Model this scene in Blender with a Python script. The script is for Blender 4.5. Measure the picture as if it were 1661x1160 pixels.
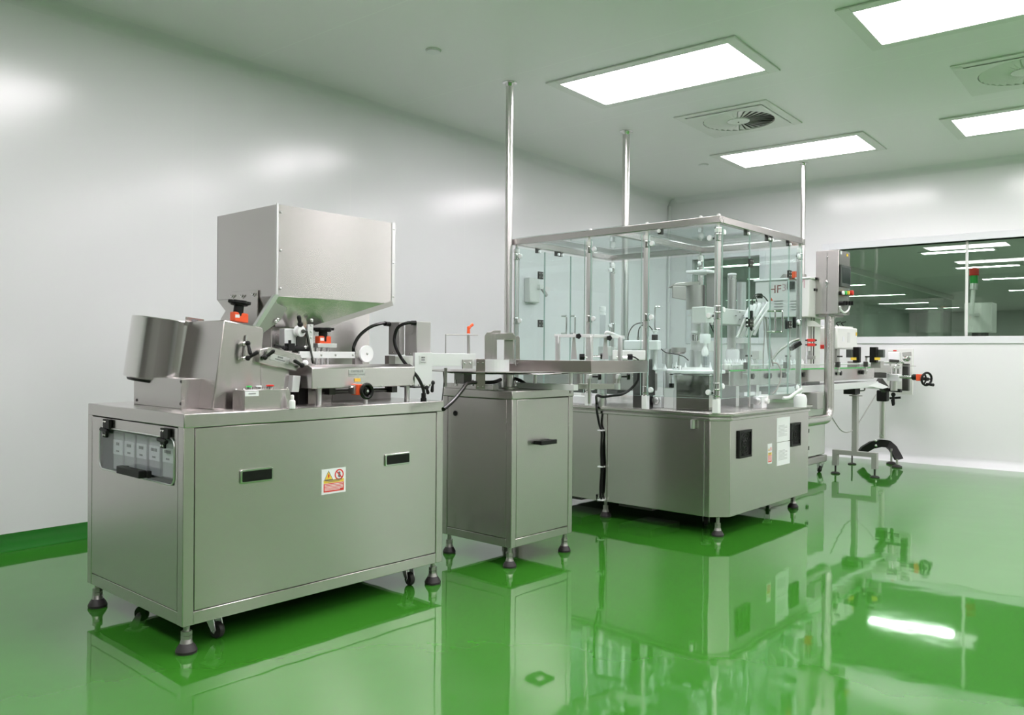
import bpy, bmesh, math, random
from mathutils import Vector, Matrix
random.seed(7)
for o in list(bpy.data.objects): bpy.data.objects.remove(o)
S = bpy.context.scene
COL = S.collection
# ------------------------------------------------------------------ camera
FPX = 1323.1; CX, CY = 830.5, 580.0; CH = 1.05
PIT, ROL, YAW = math.radians(-.2953), math.radians(.4716), math.radians(41.53)
F0 = Vector((math.cos(YAW), math.sin(YAW), 0)); R0 = Vector((math.sin(YAW), -math.cos(YAW), 0)); U0 = Vector((0, 0, 1))
FW = F0*math.cos(PIT) + U0*math.sin(PIT); U1 = -F0*math.sin(PIT) + U0*math.cos(PIT)
RT = R0*math.cos(ROL) + U1*math.sin(ROL); UP = -R0*math.sin(ROL) + U1*math.cos(ROL)
CP = Vector((0, 0, CH))
cam = bpy.data.cameras.new('camera'); co = bpy.data.objects.new('camera', cam); COL.objects.link(co)
cam.sensor_width = 36; cam.lens = 36*FPX/1661; cam.clip_start = .05; cam.clip_end = 200
mw = Matrix.Identity(4)
for i in range(3): mw[i][0] = RT[i]; mw[i][1] = UP[i]; mw[i][2] = -FW[i]; mw[i][3] = CP[i]
co.matrix_world = mw
S.camera = co
S.view_settings.view_transform = 'Standard'; S.view_settings.look = 'None'
S.view_settings.gamma = 1; S.view_settings.use_curve_mapping = False
S.view_settings.exposure = 0.0
LAMP = 16.0          # strength of the ceiling panels
w = bpy.data.worlds.new('world'); S.world = w; w.use_nodes = True
w.node_tree.nodes['Background'].inputs[0].default_value = (0, 0, 0, 1)
w.node_tree.nodes['Background'].inputs[1].default_value = 0

# ------------------------------------------------------------------ measuring helpers
def pt(px, py, **k):
    """point of the place seen at a pixel of the photograph, on a plane x=, y=, z= or at a depth d="""
    d = FW + RT*((px-CX)/FPX) - UP*((py-CY)/FPX)
    (a, v), = k.items()
    if a == 'd': return CP + d*v
    i = 'xyz'.index(a)
    return CP + d*((v-CP[i])/d[i])
RA = YAW - math.radians(38.85)
RM = Matrix.Rotation(RA, 4, 'Z')
def W(x, y, z=0): return RM @ Vector((x, y, z))
ROOM_X, ROOM_Y, ROOM_Z = 8.85, 4.72, 2.92     # far wall, left wall, ceiling (room axes)
BACK_X, BACK_Y = -3.2, -4.2

# ------------------------------------------------------------------ materials
MAT = {}
def nodes(name):
    m = bpy.data.materials.new(name); m.use_nodes = True
    nt = m.node_tree; b = nt.nodes['Principled BSDF']; MAT[name] = m
    return m, nt, b
def plain(name, col, rough=.4, metal=0, coat=0, spec=.5, noise=0, em=None):
    m, nt, b = nodes(name)
    b.inputs['Base Color'].default_value = (*col, 1); b.inputs['Roughness'].default_value = rough
    b.inputs['Metallic'].default_value = metal; b.inputs['Coat Weight'].default_value = coat
    b.inputs['Specular IOR Level'].default_value = spec
    if em:
        b.inputs['Emission Color'].default_value = (*em[0], 1); b.inputs['Emission Strength'].default_value = em[1]
    tc = nt.nodes.new('ShaderNodeTexCoord'); n = nt.nodes.new('ShaderNodeTexNoise'); n.inputs['Scale'].default_value = 5
    nt.links.new(tc.outputs['Object'], n.inputs['Vector'])
    mr = nt.nodes.new('ShaderNodeMapRange'); mr.inputs['To Min'].default_value = max(.02, rough-.02); mr.inputs['To Max'].default_value = min(1, rough+.02)
    nt.links.new(n.outputs['Fac'], mr.inputs['Value']); nt.links.new(mr.outputs[0], b.inputs['Roughness'])
    return m
def brushed(name, col, rough=.3, aniso=.6, scale=(1.5, 1.5, 140), var=.06):
    m, nt, b = nodes(name)
    tc = nt.nodes.new('ShaderNodeTexCoord'); mp = nt.nodes.new('ShaderNodeMapping'); mp.inputs['Scale'].default_value = scale
    n = nt.nodes.new('ShaderNodeTexNoise'); n.inputs['Scale'].default_value = 4; n.inputs['Detail'].default_value = 4
    nt.links.new(tc.outputs['Object'], mp.inputs['Vector']); nt.links.new(mp.outputs[0], n.inputs['Vector'])
    n2 = nt.nodes.new('ShaderNodeTexNoise'); n2.inputs['Scale'].default_value = 2.3; n2.inputs['Detail'].default_value = 3
    nt.links.new(tc.outputs['Object'], n2.inputs['Vector'])
    ad = nt.nodes.new('ShaderNodeMath'); ad.operation = 'ADD'; nt.links.new(n.outputs['Fac'], ad.inputs[0]); nt.links.new(n2.outputs['Fac'], ad.inputs[1])
    mr = nt.nodes.new('ShaderNodeMapRange'); mr.inputs['From Min'].default_value = .3; mr.inputs['From Max'].default_value = .7
    mr.inputs['To Min'].default_value = rough-var/2; mr.inputs['To Max'].default_value = rough+var/2
    b.inputs['Roughness'].default_value = rough
    mx = nt.nodes.new('ShaderNodeMix'); mx.data_type = 'RGBA'
    mx.inputs['A'].default_value = (*[c*.97 for c in col], 1); mx.inputs['B'].default_value = (*[min(1, c*1.03) for c in col], 1)
    nt.links.new(n.outputs['Fac'], mx.inputs['Factor']); nt.links.new(mx.outputs['Result'], b.inputs['Base Color'])
    b.inputs['Metallic'].default_value = 1
    b.inputs['Anisotropic'].default_value = aniso
    if aniso:
        b.inputs['Anisotropic Rotation'].default_value = .25
        t = nt.nodes.new('ShaderNodeTangent'); t.direction_type = 'RADIAL'; t.axis = 'Z'
        nt.links.new(t.outputs[0], b.inputs['Tangent'])
    return m
brushed('steel', (.555, .525, .515), .26, .88, var=.015)
brushed('steel_soft', (.555, .53, .52), .27, .88, var=.015)
brushed('steel_bowl', (.74, .72, .71), .13, 0, (40, 40, 40), .03)
brushed('steel_rough', (.45, .44, .42), .42, .2)
plain('chrome', (.72, .72, .71), .12, 1)
plain('tube_steel', (.70, .685, .67), .28, 1)
plain('dark_metal', (.10, .10, .095), .4, 1)
plain('alu', (.78, .78, .78), .34, 1)
plain('alu_light', (.80, .81, .82), .45, .55)
brushed('rail_steel', (.42, .375, .36), .27, .5, var=.015)
plain('motor_grey', (.30, .285, .28), .5, .35)
plain('motor_light', (.42, .41, .40), .5, .2)
plain('black', (.010, .010, .010), .45, spec=.25)
plain('black_gloss', (.008, .008, .008), .25, spec=.3)
plain('rubber', (.025, .022, .022), .55)
plain('under_shade', (.02, .02, .02), .8)  # near-black for the bottom sheets, deepens the shade under the cabinets
plain('white', (.86, .87, .88), .35)
plain('white_frame', (.74, .75, .78), .3)
plain('white_gloss', (.88, .88, .88), .15)
plain('warm_white', (.82, .82, .80), .3)
plain('paper', (.85, .86, .88), .6)
plain('print', (.18, .18, .19), .6)
plain('print_light', (.5, .5, .52), .6)
plain('module', (.50, .51, .53), .4)
plain('grey_back', (.20, .21, .22), .5)
plain('orange', (.85, .10, .025), .35)
plain('red', (.75, .04, .03), .35)
plain('yellow', (.85, .58, .06), .5)
plain('green_button', (.05, .50, .10), .3)
plain('belt_green', (.06, .50, .10), .5)
plain('screen', (.035, .045, .045), .12)
plain('screen_frame', (.07, .08, .075), .4)
plain('brown_print', (.26, .07, .06), .5)
plain('pink_print', (.55, .40, .42), .5)
plain('cream', (.70, .71, .69), .4)
plain('mirror_steel', (.50, .49, .46), .09, 1)
plain('red_lamp', (.7, .03, .02), .3)
plain('green_lamp', (.05, .4, .08), .3)
# lit panel of the ceiling lights
m, nt, b = nodes('lamp_panel')
b.inputs['Base Color'].default_value = (.9, .9, .9, 1); b.inputs['Emission Color'].default_value = (1, .925, .975, 1); b.inputs['Emission Strength'].default_value = LAMP
m, nt, b = nodes('lamp_panel_next')
b.inputs['Base Color'].default_value = (.9, .9, .9, 1); b.inputs['Emission Color'].default_value = (.93, 1, .95, 1); b.inputs['Emission Strength'].default_value = 36.0
# glass: clear sheet, grazing reflection, tint by thickness
def glass(name, tint, refl=.05):
    m = bpy.data.materials.new(name); m.use_nodes = True; nt = m.node_tree; nt.nodes.clear(); MAT[name] = m
    out = nt.nodes.new('ShaderNodeOutputMaterial'); tr = nt.nodes.new('ShaderNodeBsdfTransparent'); gl = nt.nodes.new('ShaderNodeBsdfGlossy')
    tr.inputs[0].default_value = (*tint, 1); gl.inputs['Roughness'].default_value = .01
    lw = nt.nodes.new('ShaderNodeLayerWeight'); lw.inputs['Blend'].default_value = .5
    p = nt.nodes.new('ShaderNodeMath'); p.operation = 'POWER'; p.inputs[1].default_value = 5; nt.links.new(lw.outputs['Facing'], p.inputs[0])
    ma = nt.nodes.new('ShaderNodeMath'); ma.operation = 'MULTIPLY_ADD'; ma.inputs[1].default_value = .9; ma.inputs[2].default_value = refl
    nt.links.new(p.outputs[0], ma.inputs[0])
    mx = nt.nodes.new('ShaderNodeMixShader'); nt.links.new(ma.outputs[0], mx.inputs[0]); nt.links.new(tr.outputs[0], mx.inputs[1]); nt.links.new(gl.outputs[0], mx.inputs[2])
    nt.links.new(mx.outputs[0], out.inputs[0]); return m
glass('glass', (.952, .990, .982), .035)
glass('glass_window', (.84, .90, .85), .06)
glass('acrylic', (.93, .94, .95), .05)
plain('glass_edge', (.42, .56, .52), .2)

def room_coord(nt):
    g = nt.nodes.new('ShaderNodeNewGeometry'); mp = nt.nodes.new('ShaderNodeMapping'); mp.vector_type = 'POINT'
    mp.inputs['Rotation'].default_value = (0, 0, -RA)
    nt.links.new(g.outputs['Position'], mp.inputs['Vector'])
    s = nt.nodes.new('ShaderNodeSeparateXYZ'); nt.links.new(mp.outputs[0], s.inputs[0]); return mp, s
def seams(nt, sep, axis, period, offset, width, dark, base, b, extra=None):
    a = nt.nodes.new('ShaderNodeMath'); a.operation = 'ADD'; a.inputs[1].default_value = -offset + 100*period; nt.links.new(sep.outputs[axis], a.inputs[0])
    f = nt.nodes.new('ShaderNodeMath'); f.operation = 'MODULO'; f.inputs[1].default_value = period; nt.links.new(a.outputs[0], f.inputs[0])
    c = nt.nodes.new('ShaderNodeMath'); c.operation = 'LESS_THAN'; c.inputs[1].default_value = width; nt.links.new(f.outputs[0], c.inputs[0])
    mx = nt.nodes.new('ShaderNodeMix'); mx.data_type = 'RGBA'; mx.inputs['A'].default_value = (*base, 1); mx.inputs['B'].default_value = (*dark, 1)
    nt.links.new(c.outputs[0], mx.inputs['Factor']); nt.links.new(mx.outputs['Result'], b.inputs['Base Color'])
def panel_mat(name, base, rough, axis, period, offset, width, line, wob=.0):
    m, nt, b = nodes(name); mp, s = room_coord(nt)
    seams(nt, s, axis, period, offset, width, line, base, b)
    b.inputs['Roughness'].default_value = rough; b.inputs['Specular IOR Level'].default_value = .65
    n = nt.nodes.new('ShaderNodeTexNoise'); n.inputs['Scale'].default_value = .9; n.inputs['Detail'].default_value = 2; nt.links.new(mp.outputs[0], n.inputs['Vector'])
    bp = nt.nodes.new('ShaderNodeBump'); bp.inputs['Strength'].default_value = wob; bp.inputs['Distance'].default_value = .05
    nt.links.new(n.outputs['Fac'], bp.inputs['Height']); nt.links.new(bp.outputs[0], b.inputs['Normal'])
    return m
panel_mat('wall_left_mat', (.80, .80, .82), .20, 'X', 1.25, .19, .006, (.82, .82, .83), .10)
panel_mat('wall_far_mat', (.80, .80, .815), .20, 'Y', 1.25, .62, .006, (.80, .80, .81), .10)
panel_mat('ceiling_mat', (.76, .765, .76), .34, 'X', 1.25, .52, .008, (.80, .82, .80), .05)
plain('reflector_grey', (.26, .25, .24), .35)  # for the unseen panels added to darken steel reflections
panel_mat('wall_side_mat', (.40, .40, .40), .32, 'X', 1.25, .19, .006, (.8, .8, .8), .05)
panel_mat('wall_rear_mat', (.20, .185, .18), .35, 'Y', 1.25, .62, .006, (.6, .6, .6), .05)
plain('cove_white', (.72, .73, .74), .3)
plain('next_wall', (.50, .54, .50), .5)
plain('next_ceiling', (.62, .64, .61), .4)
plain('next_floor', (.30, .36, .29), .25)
# poured green resin floor
m, nt, b = nodes('floor_mat'); mp, s = room_coord(nt)
b.inputs['Base Color'].default_value = (.025, .23, .022, 1)
b.inputs['Roughness'].default_value = .045; b.inputs['IOR'].default_value = 1.75
n = nt.nodes.new('ShaderNodeTexNoise'); n.inputs['Scale'].default_value = 1.6; n.inputs['Detail'].default_value = 3; nt.links.new(mp.outputs[0], n.inputs['Vector'])
bp = nt.nodes.new('ShaderNodeBump'); bp.inputs['Strength'].default_value = .12; bp.inputs['Distance'].default_value = .02
nt.links.new(n.outputs['Fac'], bp.inputs['Height']); nt.links.new(bp.outputs[0], b.inputs['Normal'])
n2 = nt.nodes.new('ShaderNodeTexNoise'); n2.inputs['Scale'].default_value = 2.5; n2.inputs['Detail'].default_value = 5; nt.links.new(mp.outputs[0], n2.inputs['Vector'])
mx = nt.nodes.new('ShaderNodeMix'); mx.data_type = 'RGBA'; mx.inputs['A'].default_value = (.034, .185, .015, 1); mx.inputs['B'].default_value = (.046, .225, .022, 1)
nt.links.new(n2.outputs['Fac'], mx.inputs['Factor']); nt.links.new(mx.outputs['Result'], b.inputs['Base Color'])
m, nt, b = nodes('cove_green'); b.inputs['Base Color'].default_value = (.02, .17, .02, 1); b.inputs['Roughness'].default_value = .07

# ------------------------------------------------------------------ mesh builder
def frame_of(axis):
    a = Vector(axis).normalized(); t = Vector((0, 0, 1)) if abs(a.z) < .9 else Vector((1, 0, 0))
    u = t.cross(a).normalized(); return u, a.cross(u).normalized(), a
class MB:
    def __init__(s): s.v = []; s.f = []; s.m = []; s.M = None
    def _a(s, p):
        p = Vector(p)
        s.v.append(s.M @ p if s.M else p); return len(s.v)-1
    def face(s, pts, m=0): s.f.append([s._a(p) for p in pts]); s.m.append(m); return s
    def hexa(s, p, m=0):
        i = [s._a(q) for q in p]
        for f in ((0, 3, 2, 1), (4, 5, 6, 7), (0, 1, 5, 4), (1, 2, 6, 5), (2, 3, 7, 6), (3, 0, 4, 7)): s.f.append([i[k] for k in f]); s.m.append(m)
        return s
    def box(s, x0, x1, y0, y1, z0, z1, m=0):
        x0, x1 = sorted((x0, x1)); y0, y1 = sorted((y0, y1)); z0, z1 = sorted((z0, z1))
        return s.hexa([(x0, y0, z0), (x1, y0, z0), (x1, y1, z0), (x0, y1, z0), (x0, y0, z1), (x1, y0, z1), (x1, y1, z1), (x0, y1, z1)], m)
    def cbox(s, c, sx, sy, sz, m=0):
        c = Vector(c); return s.box(c.x-sx/2, c.x+sx/2, c.y-sy/2, c.y+sy/2, c.z-sz/2, c.z+sz/2, m)
    def bar(s, p0, p1, w, h, m=0, up=(0, 0, 1)):
        p0, p1 = Vector(p0), Vector(p1); a = (p1-p0).normalized(); u = Vector(up)
        if abs(a.dot(u)) > .99: u = Vector((1, 0, 0))
        sd = a.cross(u).normalized()*(w/2); u = sd.cross(a).normalized()*(h/2)
        return s.hexa([p0-sd-u, p1-sd-u, p1+sd-u, p0+sd-u, p0-sd+u, p1-sd+u, p1+sd+u, p0+sd+u], m)
    def prism(s, poly, vec, m=0):
        vec = Vector(vec); n = len(poly)
        a = [s._a(p) for p in poly]; b = [s._a(Vector(p)+vec) for p in poly]
        s.f.append(a[::-1]); s.f.append(b); s.m += [m, m]
        for i in range(n): s.f.append([a[i], a[(i+1) % n], b[(i+1) % n], b[i]]); s.m.append(m)
        return s
    def lathe(s, c, axis, prof, n=24, m=0):
        u, v, a = frame_of(axis); c = Vector(c); rings = []
        for r, h in prof:
            if r < 1e-6: rings.append([s._a(c+a*h)])
            else: rings.append([s._a(c+a*h+(u*math.cos(2*math.pi*k/n)+v*math.sin(2*math.pi*k/n))*r) for k in range(n)])
        for A, B in zip(rings, rings[1:]):
            for k in range(n):
                k2 = (k+1) % n
                if len(A) == 1 and len(B) == 1: continue
                if len(A) == 1: s.f.append([A[0], B[k2], B[k]])
                elif len(B) == 1: s.f.append([A[k], A[k2], B[0]])
                else: s.f.append([A[k], A[k2], B[k2], B[k]])
                s.m.append(m)
        return s
    def cyl(s, p0, p1, r, r1=None, n=20, m=0):
        p0, p1 = Vector(p0), Vector(p1); L = (p1-p0).length; r1 = r if r1 is None else r1
        return s.lathe(p0, p1-p0, [(0, 0), (r, 0), (r1, L), (0, L)], n, m)
    def sph(s, c, r, m=0, n=16): return s.lathe(c, (0, 0, 1), [(r*math.sin(math.pi*i/10), -r*math.cos(math.pi*i/10)) for i in range(11)], n, m)
    def tube(s, pts, r, n=10, m=0, sub=8, closed=False):
        P = [Vector(p) for p in pts]
        if sub and len(P) > 2:
            Q = []; E = [P[0]*2-P[1]]+P+[P[-1]*2-P[-2]]
            for i in range(1, len(E)-2):
                a, b_, c, d = E[i-1:i+3]
                for k in range(sub):
                    t = k/sub; Q.append(.5*((2*b_)+(c-a)*t+(2*a-5*b_+4*c-d)*t*t+(3*b_-a-3*c+d)*t**3))
            P = Q+[P[-1]]
        T = (P[1]-P[0]).normalized(); u = frame_of(T)[0]; rings = []
        for i, p in enumerate(P):
            t = (P[min(i+1, len(P)-1)]-P[max(i-1, 0)]).normalized()
            u = (u-t*u.dot(t)).normalized(); v = t.cross(u)
            rings.append([s._a(p+(u*math.cos(2*math.pi*k/n)+v*math.sin(2*math.pi*k/n))*r) for k in range(n)])
        for A, B in zip(rings, rings[1:]):
            for k in range(n): s.f.append([A[k], A[(k+1) % n], B[(k+1) % n], B[k]]); s.m.append(m)
        s.f.append(rings[0][::-1]); s.f.append(rings[-1]); s.m += [m, m]
        return s
    def rframe(s, c, u, v, hw, hh, t, d, m=0):
        """thin rectangular frame in the plane (u,v), bar t wide and d deep"""
        c, u, v = Vector(c), Vector(u).normalized(), Vector(v).normalized(); nrm = u.cross(v)
        for sg in (-1, 1):
            s.bar(c+u*sg*(hw-t/2)-v*hh, c+u*sg*(hw-t/2)+v*hh, t, d, m, nrm)
            s.bar(c+v*sg*(hh-t/2)-u*(hw-t), c+v*sg*(hh-t/2)+u*(hw-t), t, d, m, nrm)
        return s
    def text(s, body, c, u, v, size, m=0, lift=.0006):
        """flat lettering centred on c, reading along u with v up"""
        if body.startswith('~'):      # writing too small to read in the photograph: a row of little strokes
            c, u, v = Vector(c), Vector(u).normalized(), Vector(v).normalized(); nn = u.cross(v).normalized()*lift; k = len(body)
            for i in range(k):
                o = c+u*size*.62*(i-(k-1)/2)+nn
                s.face([o-u*size*.24-v*size*.36, o+u*size*.24-v*size*.36, o+u*size*.24+v*size*.36, o-u*size*.24+v*size*.36], m)
            return s
        cu = bpy.data.curves.new('t', 'FONT'); cu.body = body; cu.size = 1; cu.align_x = 'CENTER'; cu.align_y = 'CENTER'; cu.resolution_u = 2
        ob = bpy.data.objects.new('t', cu); COL.objects.link(ob)
        bpy.context.view_layer.update()
        me = bpy.data.meshes.new_from_object(ob.evaluated_get(bpy.context.evaluated_depsgraph_get()))
        c, u, v = Vector(c), Vector(u).normalized(), Vector(v).normalized(); nn = u.cross(v).normalized()
        for f in me.polygons: s.face([c+u*me.vertices[i].co.x*size+v*me.vertices[i].co.y*size+nn*lift for i in f.vertices], m)
        bpy.data.objects.remove(ob); bpy.data.curves.remove(cu); bpy.data.meshes.remove(me); return s
    def build(s, name, mats, parent=None, label=None, bev=0, sharp=35, loc=None):
        """ONE mesh object; vertices are given in world space, the object hangs under its parent"""
        if isinstance(mats, str): mats = [mats]
        if name in SINGLE and loc is None:
            return s.build_each(SINGLE[name], mats, parent, label, bev, sharp)
        org = Vector((0, 0, 0)); q = parent
        while q is not None: org += q.location; q = q.parent
        base = Vector(loc) if loc is not None else org
        me = bpy.data.meshes.new(name); me.from_pydata([tuple(p-base) for p in s.v], [], s.f)
        for mt in mats: me.materials.append(MAT[mt])
        me.polygons.foreach_set('material_index', s.m)
        bm = bmesh.new(); bm.from_mesh(me); bmesh.ops.recalc_face_normals(bm, faces=bm.faces); bm.to_mesh(me); bm.free()
        me.polygons.foreach_set('use_smooth', [True]*len(me.polygons)); me.set_sharp_from_angle(angle=math.radians(sharp)); me.update()
        ob = bpy.data.objects.new(name, me); COL.objects.link(ob); ob.location = base-org
        if parent is not None: ob.parent = parent
        if label: ob['label'] = label
        if bev:
            md = ob.modifiers.new('bevel', 'BEVEL'); md.width = bev; md.segments = 2; md.limit_method = 'ANGLE'; md.angle_limit = math.radians(40); md.harden_normals = False
        return ob
def _build_each(s, name, mats, parent, label, bev, sharp):
    """every separate piece in the builder becomes a part of its own"""
    par = list(range(len(s.v)))
    def find(i):
        while par[i] != i: par[i] = par[par[i]]; i = par[i]
        return i
    for f in s.f:
        for i in f[1:]: par[find(i)] = find(f[0])
    isl = {}
    for i, p in enumerate(s.v): isl.setdefault(find(i), []).append(p)
    keys = list(isl); bb = {k: (Vector([min(p[j] for p in isl[k]) for j in range(3)]), Vector([max(p[j] for p in isl[k]) for j in range(3)])) for k in keys}
    for a in keys:
        for c in keys:
            if a < c and all(bb[a][0][j]-.001 <= bb[c][1][j] and bb[c][0][j]-.001 <= bb[a][1][j] for j in range(3)): par[find(a)] = find(c)
    grp = {}
    for f, m in zip(s.f, s.m): grp.setdefault(find(f[0]), []).append((f, m))
    out = None
    for fs in grp.values():
        b = MB(); idx = {}
        for f, m in fs:
            g = []
            for i in f:
                if i not in idx: idx[i] = len(b.v); b.v.append(s.v[i])
                g.append(idx[i])
            b.f.append(g); b.m.append(m)
        out = b.build(name, mats, parent, label, bev, sharp)
    return out
MB.build_each = _build_each
SINGLE = {'hinge_screws': 'screw', 'corner_flange': 'corner_strip', 'rivets': 'rivet', 'wing_nuts': 'wing_nut', 'funnel_bolts': 'bolt', 'base_screws': 'screw', 'clamping_levers': 'clamping_lever',
          'box_screws': 'screw', 'cover_screws': 'screw', 'rail_screws': 'screw', 'clip_screws': 'screw', 'flange_screws': 'screw', 'arm_levers': 'arm_lever', 'power_cables': 'power_cable',
          'bracket_screws': 'screw', 'clamp_studs': 'clamp_stud', 'bar_uprights': 'upright', 'tapered_pins': 'tapered_pin', 'cable_clips': 'cable_clip', 'drip_pans': 'drip_pan', 'roof_buttons': 'roof_button',
          'guide_pins': 'guide_pin', 'bolts': 'bolt', 'brackets': 'bracket', 'rods': 'rod', 'levers': 'lever', 'studs': 'stud', 'knobs': 'knob', 'cables': 'cable', 'guide_rods': 'guide_rod'}
def thing(name, label, cat, loc, group=None):
    o = bpy.data.objects.new(name, None); COL.objects.link(o); o.location = Vector(loc); o.empty_display_size = .05
    o['label'] = label; o['category'] = cat
    if group: o['group'] = group
    return o
def tag(o, label, cat, group=None):
    o['label'] = label; o['category'] = cat
    if group: o['group'] = group
    return o
def struct(o): o['kind'] = 'structure'; return o
def dup(root, loc, label=None, group=None):
    def cp(o, par):
        c = o.copy(); COL.objects.link(c)
        if par: c.parent = par
        for ch in o.children: cp(ch, c)
        return c
    r = cp(root, None); r.location = Vector(loc)
    if label: r['label'] = label
    if group: r['group'] = group
    return r
def dup_part(p, parent, loc):
    """copy of a part (with its sub-parts) to another place under a parent; loc in world space"""
    c = p.copy(); COL.objects.link(c); c.parent = parent
    org = Vector((0, 0, 0)); q = parent
    while q is not None: org += q.location; q = q.parent
    c.location = Vector(loc)-org
    for ch in p.children:
        d = ch.copy(); COL.objects.link(d); d.parent = c
    return c
X, Y, Z = Vector((1, 0, 0)), Vector((0, 1, 0)), Vector((0, 0, 1))

# ------------------------------------------------------------------ room shell (room axes via W)
RX, RY = (W(1, 0)-W(0, 0)), (W(0, 1)-W(0, 0))
def rbox(b, x0, x1, y0, y1, z0, z1, m=0):
    return b.hexa([W(x0, y0, z0), W(x1, y0, z0), W(x1, y1, z0), W(x0, y1, z0), W(x0, y0, z1), W(x1, y0, z1), W(x1, y1, z1), W(x0, y1, z1)], m)
T = .12
struct(rbox(MB(), BACK_X-T, ROOM_X+T, BACK_Y-T, ROOM_Y+T, -.1, 0).build('floor', 'floor_mat'))
struct(rbox(MB(), BACK_X-T, ROOM_X+T, BACK_Y-T, ROOM_Y+T, ROOM_Z, ROOM_Z+.1).build('ceiling', 'ceiling_mat'))
struct(rbox(MB(), BACK_X-T, ROOM_X+T, ROOM_Y, ROOM_Y+T, 0, ROOM_Z).build('wall_left', 'wall_left_mat'))
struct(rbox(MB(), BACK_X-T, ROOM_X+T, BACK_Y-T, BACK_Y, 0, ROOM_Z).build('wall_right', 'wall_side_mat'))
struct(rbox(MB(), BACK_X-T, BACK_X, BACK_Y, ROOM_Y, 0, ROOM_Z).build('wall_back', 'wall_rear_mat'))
b = MB(); rbox(b, 6.7, 8.8, BACK_Y+.001, BACK_Y+.02, .08, 2.9); struct(b.build('wall_white_reflector', 'white'))  # unseen white panel added as a bright reflection for the steel fronts
# unseen dark panels added behind the viewer to streak the reflections in the steel
b = MB(); rbox(b, BACK_X+.001, BACK_X+.05, 1.2, 3.2, 0, 2.15); struct(b.build('wall_dark_reflector_1', 'reflector_grey'))
b = MB(); rbox(b, -1.5, .6, BACK_Y+.001, BACK_Y+.05, 0, 2.15); struct(b.build('wall_dark_reflector_2', 'reflector_grey'))
b = MB(); rbox(b, 2.6, 5.6, BACK_Y+.001, BACK_Y+.05, 0, 2.3); struct(b.build('wall_dark_reflector_3', 'reflector_grey'))
# far wall with two window openings
WIN = [(-3.6, 2.82), (3.58, 4.40)]; WZ0, WZ1 = 1.25, 2.17
b = MB(); ys = [BACK_Y, WIN[0][0], WIN[0][1], WIN[1][0], WIN[1][1], ROOM_Y]
rbox(b, ROOM_X, ROOM_X+T, BACK_Y, ROOM_Y, 0, WZ0); rbox(b, ROOM_X, ROOM_X+T, BACK_Y, ROOM_Y, WZ1, ROOM_Z)
for i in (0, 2, 4): rbox(b, ROOM_X, ROOM_X+T, ys[i], ys[i+1], WZ0, WZ1)
struct(b.build('wall_far', 'wall_far_mat'))
# coves at the ceiling and floor: quarter-round strips
def cove(name, p0, p1, inward, z, r, up, mat, wdt=None):
    b = MB(); q = wdt or r; prof = [(0, 0)]
    N = 8
    for i in range(N+1):
        a = math.pi/2*i/N; prof.append((q*(1-math.sin(a)), r*(1-math.cos(a))))
    poly = [Vector(p0)+Vector(inward)*(x+.001)+Vector((0, 0, z+up*(y_+.0))) for x, y_ in prof]
    b.prism(poly, Vector(p1)-Vector(p0)); return struct(b.build(name, mat, sharp=20))
cove('trim_1', W(BACK_X, ROOM_Y), W(ROOM_X, ROOM_Y), -RY, ROOM_Z, .07, -1, 'cove_white', .09)
cove('trim_2', W(ROOM_X, BACK_Y), W(ROOM_X, ROOM_Y-.1), -RX, ROOM_Z, .07, -1, 'cove_white', .09)
cove('baseboard_left', W(BACK_X, ROOM_Y), W(ROOM_X-.07, ROOM_Y), -RY, 0, .085, 1, 'cove_green', .05)
cove('baseboard_far', W(ROOM_X, BACK_Y), W(ROOM_X, ROOM_Y-.05), -RX, 0, .075, 1, 'cove_white', .10)
b = MB(); rbox(b, ROOM_X-.035, ROOM_X-.001, ROOM_Y-.035, ROOM_Y-.001, .09, ROOM_Z-.075); struct(b.build('trim_3', 'cove_white', bev=.01))
# windows
for k, (a, c) in enumerate(WIN):
    f = MB(); t = .07; o_ = .012
    rbox(f, ROOM_X-o_, ROOM_X+T+o_, a-t, a, WZ0-t, WZ1+t); rbox(f, ROOM_X-o_, ROOM_X+T+o_, c, c+t, WZ0-t, WZ1+t)
    rbox(f, ROOM_X-o_, ROOM_X+T+o_, a, c, WZ0-t, WZ0); rbox(f, ROOM_X-o_, ROOM_X+T+o_, a, c, WZ1, WZ1+t)
    fr = f.build('window_%d' % (k+1), 'white_frame', bev=.004); struct(fr)
    g = MB(); js = [a, 1.535, c] if k == 0 else [a, c]
    for y0, y1 in zip(js, js[1:]): rbox(g, ROOM_X+.05, ROOM_X+.058, y0+.002, y1-.002, WZ0, WZ1)
    p = g.build('window_pane', 'glass_window', fr)
    if k == 0:
        g = MB(); rbox(g, ROOM_X+.047, ROOM_X+.061, 1.518, 1.542, WZ0, WZ1); g.build('glazing_joint', 'cream', fr)
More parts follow.
